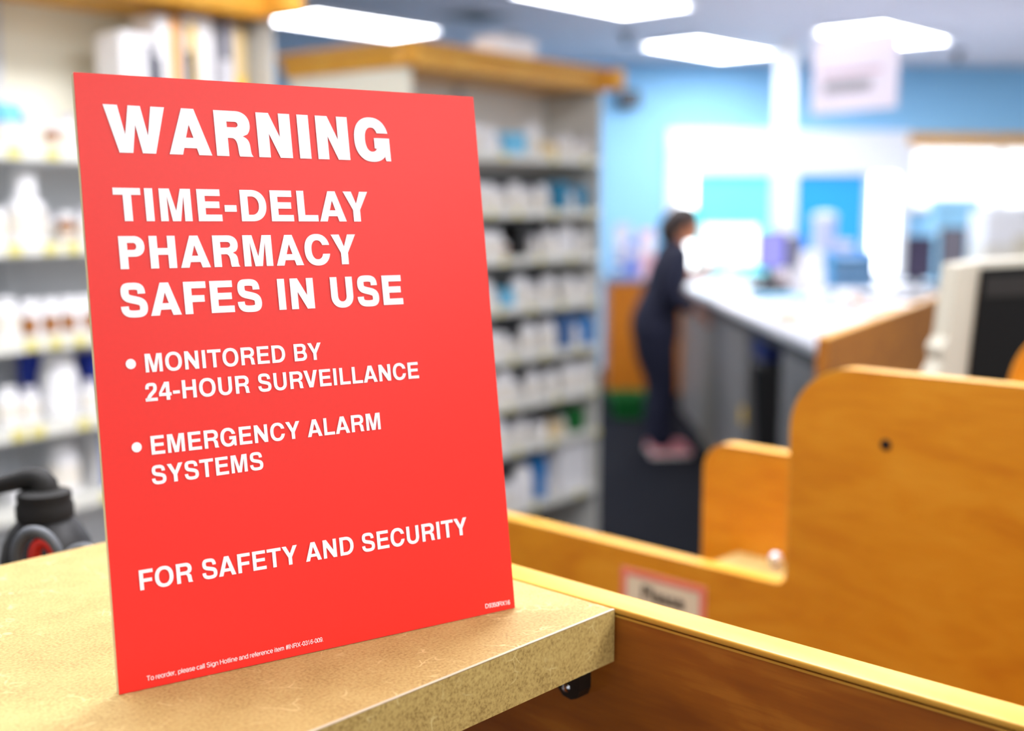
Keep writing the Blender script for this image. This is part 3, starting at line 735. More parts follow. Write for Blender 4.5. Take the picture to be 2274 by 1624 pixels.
# black screen in a pale grey case, on a pedestal counter
dm = 1.72
def pl(x, y, off=0.0): return at(x, y, dm + off)
t = thing('computer_monitor', 'black screen in a pale grey case leaning beside the brown divider', 'monitor')
case = [(2128, 590), (2178, 582), (2420, 566), (2420, 945), (2046, 945), (2064, 872), (2094, 806), (2090, 776), (2106, 752)]
scr = [(2177, 596), (2410, 584), (2410, 935), (2136, 935)]
pm = at(2230, 750, dm)
def casept(x, y, w):                           # case front is an upright plane square to the counter grid's diagonal
    p_ = onplane(x, y, Vector((pm.x, pm.y, 0)), Vector((.10, -1, .0)).normalized())
    return p_ - Vector((.10, -1, 0)).normalized() * w
MB().prism(case, casept, .05).build('case', M_LGREY, t)
MB().prism(scr, lambda x, y, w: casept(x, y, -w), .006).build('screen', mat('screen_black', (7, 7, 7), .7, spec=.2), t)
MB().prism([(2185, 615), (2400, 604), (2400, 650), (2180, 660)], lambda x, y, w: casept(x, y, -.006 - w), .0015).build('display_strip', mat('dim_strip', (34, 32, 30), .6, spec=.3), t)
zcase = casept(2200, 945, 0).z
cc = casept(2300, 945, 0)
MB().box(cc.x - .07, cc.x + .12, cc.y + .0, cc.y + .06, 1.0506, zcase + .012).box(cc.x - .1, cc.x + .15, cc.y - .03, cc.y + .12, 1.0506, 1.065).build('stand', M_LGREY, t)
t = thing('service_counter', 'white counter under the black screen', 'counter')
MB().box(.70, 1.7, 1.6, 2.05, 1.02, 1.05, .004).build('countertop', M_LAMIN, t)
MB().box(.74, 1.66, 1.66, 2.02, 0, 1.02).build('base', M_GREYLAM, t)

# ------------------------------------------------------------------ things just behind the worktop: pump dispenser, scissors in a cup
t = thing('side_counter', 'low grey counter behind the tan worktop', 'counter', (0, 0, 0), GRZ)
MB().box(-.6, .42, .72, 1.15, .97, 1.0, .003).build('countertop', M_GREYLAM, t)
MB().box(-.55, .37, .75, 1.12, 0, .97).build('base', M_GREYLAM, t)
dp = .865
def P(x, y, off=0.0): return at(x, y, dp + off)
c = P(102, 1170); ox, oy = c.x, c.y
t = thing('pump_bottle', 'black pump bottle with a bent spout behind the tan worktop', 'bottle', (ox, oy, 1.0006))
mm = dp / FPX
def zpx(y): return P(102, y).z - 1.0
MB().lathe([(.030, 0), (.033, .004), (.033, zpx(1240)), (.0305, zpx(1205)), (.0255, zpx(1175)), (.021, zpx(1158)), (.0185, zpx(1150))], 32).build('bottle_body', mat('charcoal_bottle', (36, 36, 38), .5, var=.1), t, True)
MB().lathe([(.0188, zpx(1151)), (.0205, zpx(1148)), (.0205, zpx(1122)), (.0188, zpx(1112)), (.0195, zpx(1102)), (.019, zpx(1092)), (.0125, zpx(1088))], 28).build('collar', M_RUBBER, t, True)
sp = [(P(100, 1105) - Vector((ox, oy, 1.0))), (P(100, 1090) - Vector((ox, oy, 1.0)))]
for (x, y) in ((98, 1078), (90, 1069), (76, 1064), (58, 1066), (36, 1071), (10, 1077), (-30, 1088), (-60, 1100)):
    sp.append(P(x, y) - Vector((ox, oy, 1.0)))
MB().tube(sp, [.0105, .0102, .0098, .0094, .0088, .0080, .0072, .0066, .0062, .006], 18).build('spout', M_RUBBER, t, True)
# cup and scissors
dp2 = .768
c = at(70, 1330, dp2)
t = thing('pen_cup', 'grey cup holding scissors behind the tan worktop', 'cup', (c.x, c.y, 1.0006))
MB().lathe([(.030, 0), (.034, .10), (.032, .10), (.028, .004), (.001, .004)], 28).build('wall', M_DGREY, t, True)
t = thing('scissors', 'scissors with grey and red ring handles standing in a cup', 'scissors', (c.x, c.y, 1.006))
o3 = Vector((c.x, c.y, 1.006))
def ringpts(cx, cy, rx, ry, rot, n=28):
    out = []
    for i in range(n + 1):
        a = 2 * math.pi * i / n
        x, y = rx * math.cos(a), ry * math.sin(a)
        out.append(at(cx + x * math.cos(rot) - y * math.sin(rot), cy + x * math.sin(rot) + y * math.cos(rot), dp2) - o3)
    return out
for (cx, cy, rx, ry, rot) in ((84, 1246, 46, 66, -.25), (178, 1262, 36, 46, .5)):
    h = MB().tube(ringpts(cx, cy, rx, ry, rot), .0042, 12, False).build('handle', M_DGREY, t, True)
    MB().tube(ringpts(cx + 19, cy + 2, rx - 21, ry - 21, rot), .0042, 12, False).build('inner_grip', M_REDGRIP, h, True)
for (x0, x1) in ((96, 92), (150, 74)):
    q0, q1 = at(x0, 1292, dp2) - o3, Vector((0.004 if x1 > 80 else -.004, 0, .004))
    MB().tube([q0, q0.lerp(q1, .5), q1], [.0045, .0035, .0012], 8).build('blade', M_CHROME, t, True)

# ------------------------------------------------------------------ pharmacy shelving
def shelving(name, label, loc, rz, s0, s1, zs, depth, back_cream, end_w, full=None):
    t = thing(name, label, 'shelving', (loc.x, loc.y, 0), rz)
    L_ = s1 - s0; full = full or depth
    zt = 2.035
    MB().box(s0, s1, depth, depth + .02, 1.70, zt).build('back_panel', M_CREAM if back_cream else mat('white_steel', (240, 238, 234), .55), t)
    MB().box(s0, s1, depth, depth + .02, .05, 1.70).build('back_panel', M_GREYSTEEL if back_cream else mat('shadow_grey_steel', (118, 120, 122), .6), t)  # far unit's back darkened in colour for the shade between shelves
    MB().box(s0 - .025, s0, -.01, full + .02, 0, zt).build('side_panel', M_CREAM, t)
    MB().box(s1, s1 + .014, -end_w, full + .02, 0, zt).build('side_panel', M_SHELF, t)
    MB().box(s0, s1, .02, depth, 0, .10).build('plinth', M_DGREY, t)
    n = max(2, int(round(L_ / .6)))
    for i in range(1, n):
        x = s0 + L_ * i / n
        MB().box(x - .012, x + .012, depth - .025, depth - .0005, .10, zt).build('upright', M_GREYSTEEL, t)
    shelves = []
    for z in zs:
        sh_ = MB().box(s0, s1, 0, depth - .026, z - .018, z, .002, 1).build('shelf', M_SHELF, t)
        MB().box(s0, s1, -.008, 0, z - .028, z + .004, .0015, 1).build('label_strip', M_STRIP, sh_)
        shelves.append(sh_)
    # crown with a return on both ends
    b = MB(); y0 = -.05; hgt = .085
    prc = [(0, 0), (.012, .02), (.02, .055), (.045, .07), (.045, hgt), (-.03, hgt), (-.03, 0)]
    b.prism(prc, lambda x, y, w: Vector((s0 - .06 + w, y0 - x + .03, zt + y)), L_ + .03)
    b.prism(prc, lambda x, y, w: Vector((s0 - .03 - x, y0 - .01 + w, zt + y)), full + .09)
    b.box(s1 - .03, s1 + .012, -end_w - .12, full, zt, zt + hgt, .008)
    b.box(s0, s1, 0, full + .02, zt, zt + .02)
    b.build('crown', M_CROWN, t)
    return t, shelves

ZS_L = (1.68, 1.472, 1.261, 1.067, .885, .62, .35)
ZS_M = (1.755, 1.54, 1.357, 1.163, .966, .776, .594, .345)
PL, RZL = at(100, 540, 2.6), R(54)
PM, RZM = at(1330, 500, 5.0), R(50)
DL, NL = Vector((math.cos(RZL), math.sin(RZL), 0)), Vector((math.sin(RZL), -math.cos(RZL), 0))
DM, NM = Vector((math.cos(RZM), math.sin(RZM), 0)), Vector((math.sin(RZM), -math.cos(RZM), 0))
SHL, shl = shelving('pharmacy_shelving', 'tall cream and grey shelving with an orange crown beyond the black pump bottle', PL, RZL, -.55, .655, ZS_L, .26, True, .03)
SHM, shm = shelving('pharmacy_shelving', 'long white shelving full of bottles between the red sign and the woman', PM, RZM, -1.13, .0, ZS_M, .30, False, .0, .60)
def on_shelf(x, y, P0, D, N, back):
    p_ = onplane(x, y, P0 - N * back, N); return p_, (p_ - P0).dot(D)
# yellow shelf tags (sub-parts of each shelf)
def tags(shelves, zs, P0, D, N, xs_by):
    for sh_, z, xs in zip(shelves, zs, xs_by):
        for x in xs:
            y = 330
            p_ = onplane(x, 500, P0 + N * .008, N); s = (p_ - P0).dot(D)
            MB().box(s - .016, s + .016, -.0105, -.008, z - .024, z + .001).build('price_tag', M_YTAG, sh_)
tags(shl, ZS_L, PL, DL, NL, [(40, 125), (30, 110, 160), (55, 110, 165), (15, 60, 165), (20, 210), (), ()])
tags(shm, ZS_M, PM, DM, NM, [(1120, 1230, 1300), (1090, 1150, 1230, 1310), (1120, 1200, 1270), (1110, 1180, 1250, 1320), (1140, 1210, 1290), (1130, 1240, 1320), (1150, 1230, 1330), (1190, 1290)])

# bottle kinds, built once at true size (height 1 unit scaled per copy is avoided: each kind has own mesh)
PROTO = {}
def proto(kind):
    if kind in PROTO: return PROTO[kind]
    parts = []
    if kind == 'white_bottle':
        parts = [('body', M_WHITEP, [(.0005, 0), (.021, 0), (.0225, .002), (.0225, .052), (.021, .058), (.015, .063)], False), ('cap', M_GREYP, [(.0165, .063), (.017, .064), (.017, .079), (.0155, .081), (.0005, .081)], False), ('label', M_PAPERL, [(.0228, .012), (.0228, .045)], True)]
    elif kind == 'wide_bottle':
        parts = [('body', M_WHITEP, [(.0005, 0), (.034, 0), (.036, .003), (.036, .072), (.033, .082), (.024, .088)], False), ('cap', M_WHITEP, [(.026, .088), (.027, .089), (.027, .106), (.025, .108), (.0005, .108)], False), ('label', M_PAPERL, [(.0363, .015), (.0363, .064)], True)]
    elif kind == 'amber_bottle':
        parts = [('body', M_AMBER, [(.0005, 0), (.021, 0), (.022, .002), (.022, .05), (.019, .057), (.016, .060)], False), ('cap', M_WHITEP, [(.0195, .058), (.020, .059), (.020, .078), (.0185, .080), (.0005, .080)], False), ('label', M_PAPERL, [(.0223, .010), (.0223, .028)], True)]
    elif kind == 'brown_label_bottle':
        parts = [('body', M_WHITEP, [(.0005, 0), (.021, 0), (.0225, .002), (.0225, .054), (.021, .059), (.016, .062)], False), ('cap', M_WHITEP, [(.0195, .060), (.0205, .061), (.0205, .080), (.019, .082), (.0005, .082)], False), ('label', M_AMBER, [(.0228, .006), (.0228, .044)], True)]
    elif kind == 'tall_bottle':
        parts = [('body', M_WHITEP, [(.0005, 0), (.040, 0), (.043, .004), (.043, .082), (.038, .090), (.024, .097)], False), ('cap', M_WHITEP, [(.0245, .097), (.026, .098), (.026, .152), (.023, .157), (.0005, .156)], False), ('label', M_PAPERL, [(.0433, .02), (.0433, .07)], True)]
    elif kind == 'jug_bottle':
        parts = [('body', M_WHITEP, [(.0005, 0), (.042, 0), (.045, .004), (.045, .090), (.041, .112), (.034, .122)], False), ('cap', M_WHITEP, [(.035, .120), (.036, .121), (.036, .142), (.028, .150), (.0005, .152)], False), ('label', M_WHITEP, [(.0453, .02), (.0453, .08)], True)]
    elif kind == 'blue_capped_bottle':
        parts = [('body', M_GREYP, [(.0005, 0), (.032, 0), (.034, .003), (.034, .048), (.030, .056)], False), ('cap', M_SKYB, [(.031, .055), (.032, .056), (.032, .090), (.028, .096), (.0005, .098)], False), ('label', M_PAPERL, [(.0343, .01), (.0343, .04)], True)]
    out = []
    for nm, m, pr_, op in parts:
        b_ = MB()
        if nm == 'label' and kind == 'brown_label_bottle':
            b_.loft([[Vector((r_ * math.cos(a_), r_ * math.sin(a_), z_)) for a_ in [R(-42 + 84 * i / 10) for i in range(11)]] for r_, z_ in pr_], False, False, False)
        else: b_.lathe(pr_, 22, cap=not op)
        ob = b_.build(nm, m, None, True); out.append((nm, ob.data)); bpy.data.objects.remove(ob)
    PROTO[kind] = out
    return out
NAMEK = {'white_bottle': 'pill_bottle', 'wide_bottle': 'pill_bottle', 'amber_bottle': 'amber_bottle', 'brown_label_bottle': 'pill_bottle', 'tall_bottle': 'tall_bottle', 'jug_bottle': 'jug', 'blue_capped_bottle': 'blue_capped_bottle'}
def bottle(kind, s, z, P0, D, N, back, label, group, scale=1.0, cat='bottle'):
    p_ = P0 + D * s - N * back
    t_ = thing(NAMEK[kind], label, cat, (p_.x, p_.y, z + .0006), rng.uniform(0, 6) if kind != 'brown_label_bottle' else R(-60) + rng.uniform(-.35, .35), group)
    t_.scale = (scale, scale, scale)
    for nm, me in proto(kind):
        o_ = bpy.data.objects.new(nm, me); COL.objects.link(o_); o_.parent = t_
    return t_
BOXME = {}
def carton(s, w, h, dpt, z, P0, D, N, back, rz, label, group, m, band=None, bandm=None, name='carton', cat='box'):
    p_ = P0 + D * s - N * (back + dpt / 2)
    t_ = thing(name, label, cat, (p_.x, p_.y, z + .0006), rz, group)
    MB().box(-w / 2, w / 2, -dpt / 2, dpt / 2, 0, h, .0015, 1).build('box_body', m, t_)
    if band:
        for (x0, z0, x1, z1, wd_) , bm_ in zip(band, bandm):
            # a printed slanted band on the front face
            pts = [(x0 - wd_ / 2, z0), (x0 + wd_ / 2, z0), (x1 + wd_ / 2, z1), (x1 - wd_ / 2, z1)]
            MB().prism([(a * w - w / 2, q * h) for a, q in pts], lambda x, y, q: Vector((x, -dpt / 2 - q, y)), .0006).build('printed_band', bm_, t_)
    return t_

# --- near-side shelving, products by shelf (x in the photo gives the place along the shelf)
def sL(x, back=.06): return on_shelf(x, 500, PL, DL, NL, back)[1]
G1 = 'products on the cream shelving'
def LB(kind, x, shelf, label, scale=1.0, back=.06): return bottle(kind, sL(x, back), ZS_L[shelf] , PL, DL, NL, back, label, G1, scale)
LB('blue_capped_bottle', 28, 0, 'white bottle with a sky blue cap on the uppermost cream shelf', 1.0)
LB('white_bottle', 80, 0, 'slim white bottle between the sky blue cap and the amber jar', .95)
LB('amber_bottle', 124, 0, 'amber jar with a white cap beside the red sign, uppermost shelf', .75)
LB('white_bottle', 160, 0, 'white bottle half hidden by the red sign on the uppermost shelf', 1.0)
LB('tall_bottle', 58, 1, 'white bottle with a tall narrow cap on the second cream shelf', 1.0)
LB('wide_bottle', -14, 1, 'squat white bottle cut by the picture edge on the second cream shelf', .75)
LB('white_bottle', 116, 1, 'white bottle between the tall cap and the amber one, second shelf', .8, .11)
LB('amber_bottle', 147, 1, 'amber bottle on the second cream shelf beside the red sign', .85)
LB('white_bottle', 190, 1, 'white bottle half hidden by the red sign on the second shelf', .95)
LB('wide_bottle', 0, 2, 'wide white bottle at the picture edge on the third cream shelf', .85)
for i, x in enumerate((56, 101, 144, 184)):
    LB('brown_label_bottle', x, 2, '%s white bottle with a brown label on the third cream shelf' % ['outermost', 'second', 'third', 'last half hidden'][i], 1.02)
LB('jug_bottle', 112, 3, 'big white jug bottle on the fourth cream shelf before blue cartons', 1.0, .07)
LB('wide_bottle', -8, 3, 'short white bottle at the picture edge on the fourth cream shelf', .8)
LB('white_bottle', 44, 3, 'short white bottle beside the big jug on the fourth shelf', .98)
LB('white_bottle', 181, 3, 'white bottle between the big jug and the red sign, fourth shelf', .95)
LB('amber_bottle', 224, 3, 'amber bottle touching the red sign edge on the fourth cream shelf', .9)
carton(sL(48, .2), .06, .145, .05, ZS_L[3], PL, DL, NL, .15, RZL, 'royal blue carton behind the short bottles on the fourth shelf', G1, M_BLUE)
carton(sL(172, .2), .05, .128, .05, ZS_L[3], PL, DL, NL, .15, RZL, 'royal blue carton between the big jug and the red sign', G1, M_BLUE)
carton(sL(22, .05), .075, .055, .06, ZS_L[4], PL, DL, NL, .03, RZL, 'small white carton under the black bent spout', G1, M_WHITEP)
LB('wide_bottle', 112, 4, 'white bottle behind the black bent spout on the fifth shelf', 1.05, .08)
carton(sL(212, .06), .07, .135, .08, ZS_L[4], PL, DL, NL, .03, RZL, 'white carton with a blue stripe beside the red sign, fifth shelf', G1, M_WHITEP, [(.12, 0, .12, 1, .24)], [mat('mid_blue', (60, 96, 170), .5)])
# tall cartons above the red sign
TC = [(292, .095, .285, M_WHITEP, [(.94, .1, .86, .92, .16)], [M_NAVYPRINT], 'white carton with a navy stripe, outermost above the red sign'),
      (362, .075, .335, M_WHITEP, [(.72, 0, .72, 1, .42), (.12, .15, .02, .7, .22)], [M_ORPRINT, M_NAVYPRINT], 'carton with a broad orange stripe above the red sign'),
      (428, .082, .345, M_WHITEP, [(.3, .3, .2, .95, .3), (.2, .1, .12, .75, .26)], [M_YELLOW, M_NAVYPRINT], 'tall carton with yellow and navy marks above the red sign'),
      (486, .05, .345, M_GREYP, [(.45, .72, .3, 1, .5), (.5, .2, .5, .5, .6)], [M_NAVYPRINT, M_ORPRINT], 'grey carton with a dark upper band above the red sign'),
      (516, .04, .335, M_TAN, [(.5, .3, .5, .62, .9)], [M_YELLOW], 'narrow tan carton with a yellow patch above the red sign')]
for (x, w, h, m, bd_, bm_, lab) in TC:
    carton(sL(x + 24, .05), w, h, .10, ZS_L[0], PL, DL, NL, .04, RZL, lab, G1, m, bd_, bm_)

# --- far shelving
def sM(x, back=.06): return on_shelf(x, 600, PM, DM, NM, back)[1]
G2 = 'products on the far white shelving'
SHN = ['top', 'second', 'third', 'fourth', 'fifth', 'sixth', 'seventh', 'lowest']
RAD = {'wide_bottle': .037, 'white_bottle': .0235, 'amber_bottle': .023, 'jug_bottle': .046}
def MBt(kind, x, shelf, label, scale=1.0, back=.06): return bottle(kind, min(sM(x, back), -.004 - RAD[kind] * scale), ZS_M[shelf], PM, DM, NM, back, label, G2, scale)
SPECIAL = {
 0: [('box', 1078, .06, .10, M_WHITEP, 'white'), ('box', 1135, .115, .085, M_SKYB, 'sky blue'), ('box', 1208, .09, .055, M_TAN, 'tan'), ('wide_bottle', 1256, .85), ('white_bottle', 1279, .8), ('wide_bottle', 1303, 1.15)],
 1: [('wide_bottle', 1082, .95), ('white_bottle', 1108, 1.1), ('wide_bottle', 1140, 1.0), ('white_bottle', 1168, 1.15), ('wide_bottle', 1200, .95), ('box', 1240, .06, .115, M_TEAL, 'teal'), ('box', 1282, .06, .10, M_TEAL, 'teal'), ('wide_bottle', 1309, .72)],
 2: [('wide_bottle', 1098, .95), ('amber_bottle', 1120, .7), ('box', 1152, .05, .13, M_BLACK, 'black'), ('white_bottle', 1182, 1.0), ('wide_bottle', 1214, .95), ('jug_bottle', 1254, .8), ('wide_bottle', 1289, .85), ('white_bottle', 1316, .9)],
 3: [('white_bottle', 1098, .7), ('box', 1122, .04, .07, M_SKYB, 'sky blue'), ('wide_bottle', 1152, 1.05), ('white_bottle', 1184, 1.1), ('wide_bottle', 1216, 1.0), ('wide_bottle', 1258, .95), ('wide_bottle', 1300, .85)],
 4: [('wide_bottle', 1112, .85), ('white_bottle', 1140, .8), ('wide_bottle', 1172, 1.1), ('wide_bottle', 1214, 1.1), ('box', 1252, .06, .14, mat('slate_blue', (70, 110, 165), .5), 'slate blue'), ('box', 1300, .07, .12, mat('bright_blue', (40, 130, 205), .5), 'bright blue')],
 5: [('wide_bottle', 1118, 1.2), ('white_bottle', 1150, .9), ('wide_bottle', 1182, 1.0), ('wide_bottle', 1222, .95), ('wide_bottle', 1262, 1.1), ('wide_bottle', 1301, 1.0)],
 6: [('white_bottle', 1126, 1.05), ('wide_bottle', 1156, .9), ('white_bottle', 1190, 1.0), ('box', 1228, .06, .06, M_TAN, 'tan'), ('box', 1278, .07, .10, M_GREEN, 'dark green'), ('wide_bottle', 1304, 1.15)],
 7: [('jug_bottle', 1160, 1.0), ('box', 1198, .03, .17, mat('bright_blue', (40, 130, 205), .5), 'bright blue'), ('box', 1268, .19, .20, M_WHITEP, 'large white')],
}
COLK = {'wide_bottle': 'wide white bottle', 'white_bottle': 'slim white bottle', 'amber_bottle': 'small amber bottle', 'jug_bottle': 'large white bottle'}
for sh_i, items in SPECIAL.items():
    placed = []                                     # (place along the shelf, half width, item)
    for it in items:
        hw_ = it[2] / 2 if it[0] == 'box' else RAD[it[0]] * it[2]
        s_ = min(sM(it[1], .05), -.004 - hw_)
        while any(abs(s_ - q[0]) < hw_ + q[1] + .002 for q in placed) and s_ > -.9: s_ -= .004
        placed.append((s_, hw_, it))
    s_ = sM((1066, 1076, 1085, 1093, 1101, 1108, 1116, 1126)[sh_i], .05)
    while s_ < -.03:
        k_ = rng.choice(('wide_bottle', 'wide_bottle', 'white_bottle')); sc_ = rng.uniform(.8, 1.15); hw_ = RAD[k_] * sc_
        if s_ + hw_ < -.006 and all(abs(s_ - q[0]) > hw_ + q[1] + .002 for q in placed):
            placed.append((s_, hw_, (k_, 0, sc_)))
        s_ += .012
    placed.sort(key=lambda q: q[0])
    for k in range(2):                              # just past the red sign's edge
        bottle('wide_bottle', placed[0][0] - placed[0][1] - .045 - k * .08, ZS_M[sh_i], PM, DM, NM, .05, 'wide white bottle tucked behind the red sign, %s shelf of the far shelving' % SHN[sh_i], 'bottles behind the red sign, %s shelf' % SHN[sh_i], 1.0)
    for n, (s_, hw_, it) in enumerate(placed, 1):
        where = '%s item from the red sign on the far shelving, %s shelf' % (ORD[n] if n < len(ORD) else 'number %d' % n, SHN[sh_i])
        if it[0] == 'box':
            carton(s_, it[2], it[3], .10, ZS_M[sh_i], PM, DM, NM, .02, RZM, '%s carton, %s' % (it[5], where), G2, it[4])
        else:
            bottle(it[0], s_, ZS_M[sh_i], PM, DM, NM, .05, '%s, %s' % (COLK[it[0]], where), G2, it[2])
# white carton on the crown
q = onz(1108, 138, 2.12)
s_ = (q - PM).dot(DM)
cb = PM + DM * s_ - NM * .1
t = thing('carton', 'white carton lying on the orange crown of the far shelving', 'box', (cb.x, cb.y, 2.12), RZM)
MB().box(-.11, .11, -.07, .07, 0, .085, .003, 1).build('box_body', M_WFRAME, t)
MB().box(-.11, .11, -.015, .015, .0852, .0858).build('tape', M_TAN, t)

# ------------------------------------------------------------------ worktable with the woman
ZW = 1.0
n0 = onz(1852, 778, ZW); f0 = onz(1536, 648, ZW)
X0 = (n0.x + f0.x) / 2; Y0, Y1 = n0.y, f0.y
t = thing('worktable', 'long grey worktable with a white top the woman stands at', 'table')
MB().box(X0, X0 + 1.15, Y0, Y1, ZW - .04, ZW, .006).build('tabletop', M_LAMIN, t)
MB().box(X0 + .03, X0 + 1.12, Y0 + .03, Y1 - .03, ZW - .10, ZW - .0402).build('apron', mat('dark_apron', (62, 60, 60), .6), t)
def ypx(x, z=.5): return None
def xcol(px): # y on the table's long side seen at pixel column px
    r = ray(px, 800); return EYE.y + r.y * (X0 + .04) / r.x
ya, yb, yc, yd_ = xcol(1738), xcol(1658), xcol(1590), xcol(1512)
MB().box(X0 + .04, X0 + 1.1, Y0 + .05, ya, 0, ZW - .101).build('drawer_pedestal', M_GREYLAM, t)
MB().box(X0 + .04, X0 + 1.1, yb, min(yc, Y1 - .4), 0, ZW - .101).build('pedestal', M_GREYLAM, t)
MB().box(X0 + .04, X0 + 1.1, min(yc, Y1 - .4) + .02, Y1 - .04, 0, ZW - .101).build('pedestal', mat('warm_grey_laminate', (140, 132, 118), .5), t)
MB().box(X0 + 1.0, X0 + 1.1, ya, yb, 0, ZW - .101).build('back_panel', mat('dark_apron', (62, 60, 60), .6), t)
for (y0_, y1_) in ((Y0 + .1, ya - .05),):
    for k in range(3):
        dr = MB().box(X0 + .025, X0 + .04, y0_, y1_, .08 + k * .27, .33 + k * .27, .003, 1).build('drawer', M_GREYLAM, t)
        MB().box(X0 + .012, X0 + .025, (y0_ + y1_) / 2 - .06, (y0_ + y1_) / 2 + .06, .22 + k * .27, .235 + k * .27).build('handle', M_DGREY, dr)
# black bin, blue crate, yellow roll in the knee space
ym = (ya + yb) / 2
t = thing('waste_bin', 'black bin in the dark knee space under the worktable', 'bin', (X0 + .17, yb - .19, 0))
MB().lathe([(.10, 0), (.135, .70), (.14, .72), (.128, .72), (.095, .01), (.001, .01)], 28).build('bin_body', M_BLACK, t, True)
MB().lathe([(.138, .715), (.145, .722), (.145, .75), (.12, .765), (.001, .77)], 28).build('lid', M_BLACK, t, True)
t = thing('storage_box', 'dark blue box on the black bin under the white tabletop', 'box', (X0 + .18, yb - .19, .7706))
MB().box(-.12, .12, -.13, .13, 0, .09, .006).build('box_body', mat('dark_blue_plastic', (26, 44, 110), .5), t)
MB().box(-.125, .125, -.135, .135, .091, .108, .004, 1).build('lid', mat('dark_blue_plastic', (26, 44, 110), .5), t)
sy = yb + .05
zst = at(1668, 930, 6.3).z
MB().box(X0 + .038, X0 + .0398, sy - .035, sy + .06, zst - .045, zst + .045).build('sticker', M_YELLOW, bpy.data.objects['worktable'])

# rear counter
t = thing('rear_counter', 'white rear counter crowded with monitors and trays below the window', 'counter')
xr0 = X0 + 1.2
MB().box(X0 + .02, xr0 + 3.2, Y1 + .03, 9.0, ZW - .04, ZW, .006).build('countertop', M_LAMIN, t)
MB().box(X0 + .08, xr0 + 3.17, Y1 + .08, 8.95, 0, ZW - .041).build('base', M_GREYLAM, t)

# things on worktable and rear counter; footprints come from a pixel at counter height
def put(x, y, z=ZW): q_ = onz(x, y, z); return (q_.x, q_.y, z + .0006)
def simple_monitor(label, x, y, w, h, z0, m_screen, rz=0.0, body=M_BLACK, z=ZW, yoff=None):
    lx, ly, lz = put(x, y, z)
    t_ = thing('computer_monitor', label, 'monitor', (lx, ly, lz), rz)
    hs = MB().box(-w / 2, w / 2, 0, .035, z0, z0 + h, .006).build('housing', body, t_)
    MB().box(-w / 2 + .012, w / 2 - .012, -.003, 0, z0 + .012, z0 + h - .012).build('screen', m_screen, t_)
    MB().box(-.03, .03, .035, .06, .012, z0 + h * .5).box(-.12, .12, -.08, .12, 0, .012, .004, 1).build('stand', body, t_)
    return t_
simple_monitor('made-up monitor glowing white in place of window light before the woman', 1620, 632, .40, .29, .14, M_WINGLOW, 0, M_WFRAME)  # made-up monitor, its glow stands in for bright window light
simple_monitor('monitor with a lavender screen on the worktable beside the pillar', 1712, 640, .19, .26, .13, M_SCREENL, R(-8), M_DGREY)
simple_monitor('black monitor beside the bright window gap', 2040, 636, .20, .30, .05, mat('dark_violet_screen', (70, 62, 88), .4), R(6))
simple_monitor('dark monitor on the rear counter near the pale blue carton', 2112, 646, .17, .40, .02, mat('grey_screen', (120, 116, 128), .4), R(-10))
simple_monitor('small dark monitor under the blue window pane', 1764, 626, .13, .24, .10, mat('grey_screen2', (128, 124, 136), .4), R(14), M_BLACK)

t = thing('desk_phone', 'black desk phone on the white worktable', 'phone', put(1706, 648), R(20))
MB().prism([(-.09, 0), (.09, 0), (.09, .03), (-.09, .07)], lambda x, y, w: Vector((w - .1, x, y)), .2).build('phone_base', M_BLACK, t)
hs = MB().tube([(-.07, -.07, .085), (-.07, -.05, .105), (-.07, .05, .105), (-.07, .07, .085)], [.026, .02, .02, .026], 12).build('handset', M_BLACK, t, True)
t = thing('lotion_bottle', 'pinkish white bottle beside the black desk phone', 'bottle', put(1738, 645))
MB().lathe([(.001, 0), (.035, 0), (.037, .004), (.037, .10), (.03, .115), (.014, .12)], 22).build('bottle_body', mat('pinkish_plastic', (236, 214, 216), .4), t, True)
MB().lathe([(.014, .12), (.014, .145), (.001, .147)], 18).build('cap', M_WHITEP, t, True)
def bag(label, x, y, w, h, m, seed, dpt=.12, rz=0.0):
    r_ = random.Random(seed); t_ = thing('paper_bag', label, 'bag', put(x, y), rz)
    rings = []
    for k in range(6):
        z = h * k / 5; f = 1 - .12 * k / 5; n = 20; ring = []
        for i in range(n):
            a = 2 * math.pi * i / n; c_, s__ = math.cos(a), math.sin(a); e = 4
            rr = 1 + r_.uniform(-.05, .05)
            ring.append(Vector((w / 2 * f * rr * math.copysign(abs(c_) ** (2 / e), c_), dpt / 2 * (f if k < 4 else .45) * rr * math.copysign(abs(s__) ** (2 / e), s__), z + (r_.uniform(-.008, .008) if k else 0))))
        rings.append(ring)
    MB().loft(rings).build('bag_body', m, t_)
    MB().box(-w * .3, w * .3, -dpt * .31 - .004, -dpt * .31, h * .55, h * .8).build('receipt', M_PAPERL, t_)
    return t_
bag('tall white paper bag behind the stacked blue trays', 1800, 646, .17, .26, M_WHITEP, 3)
bag('pale grey paper bag beside the pinkish white bottle', 1771, 652, .10, .16, M_GREYP, 5)
bag('white paper bag beside the bright window gap', 1868, 628, .18, .31, mat('bag_pinkwhite', (238, 228, 234), .7), 8)
t = thing('tub', 'round lavender form standing in for a lamp reflection before the blue pane', 'tub', put(1826, 630))  # made-up tub shape in place of a round lamp reflection
MB().lathe([(.001, 0), (.075, 0), (.085, .32), (.085, .46), (.08, .47)], 24).build('tub_body', mat('lavender_reflection', (190, 196, 236), .4), t, True)
MB().lathe([(.09, .465), (.092, .47), (.092, .50), (.05, .52), (.001, .525)], 24).build('lid', mat('lavender_white', (214, 218, 246), .4), t, True)
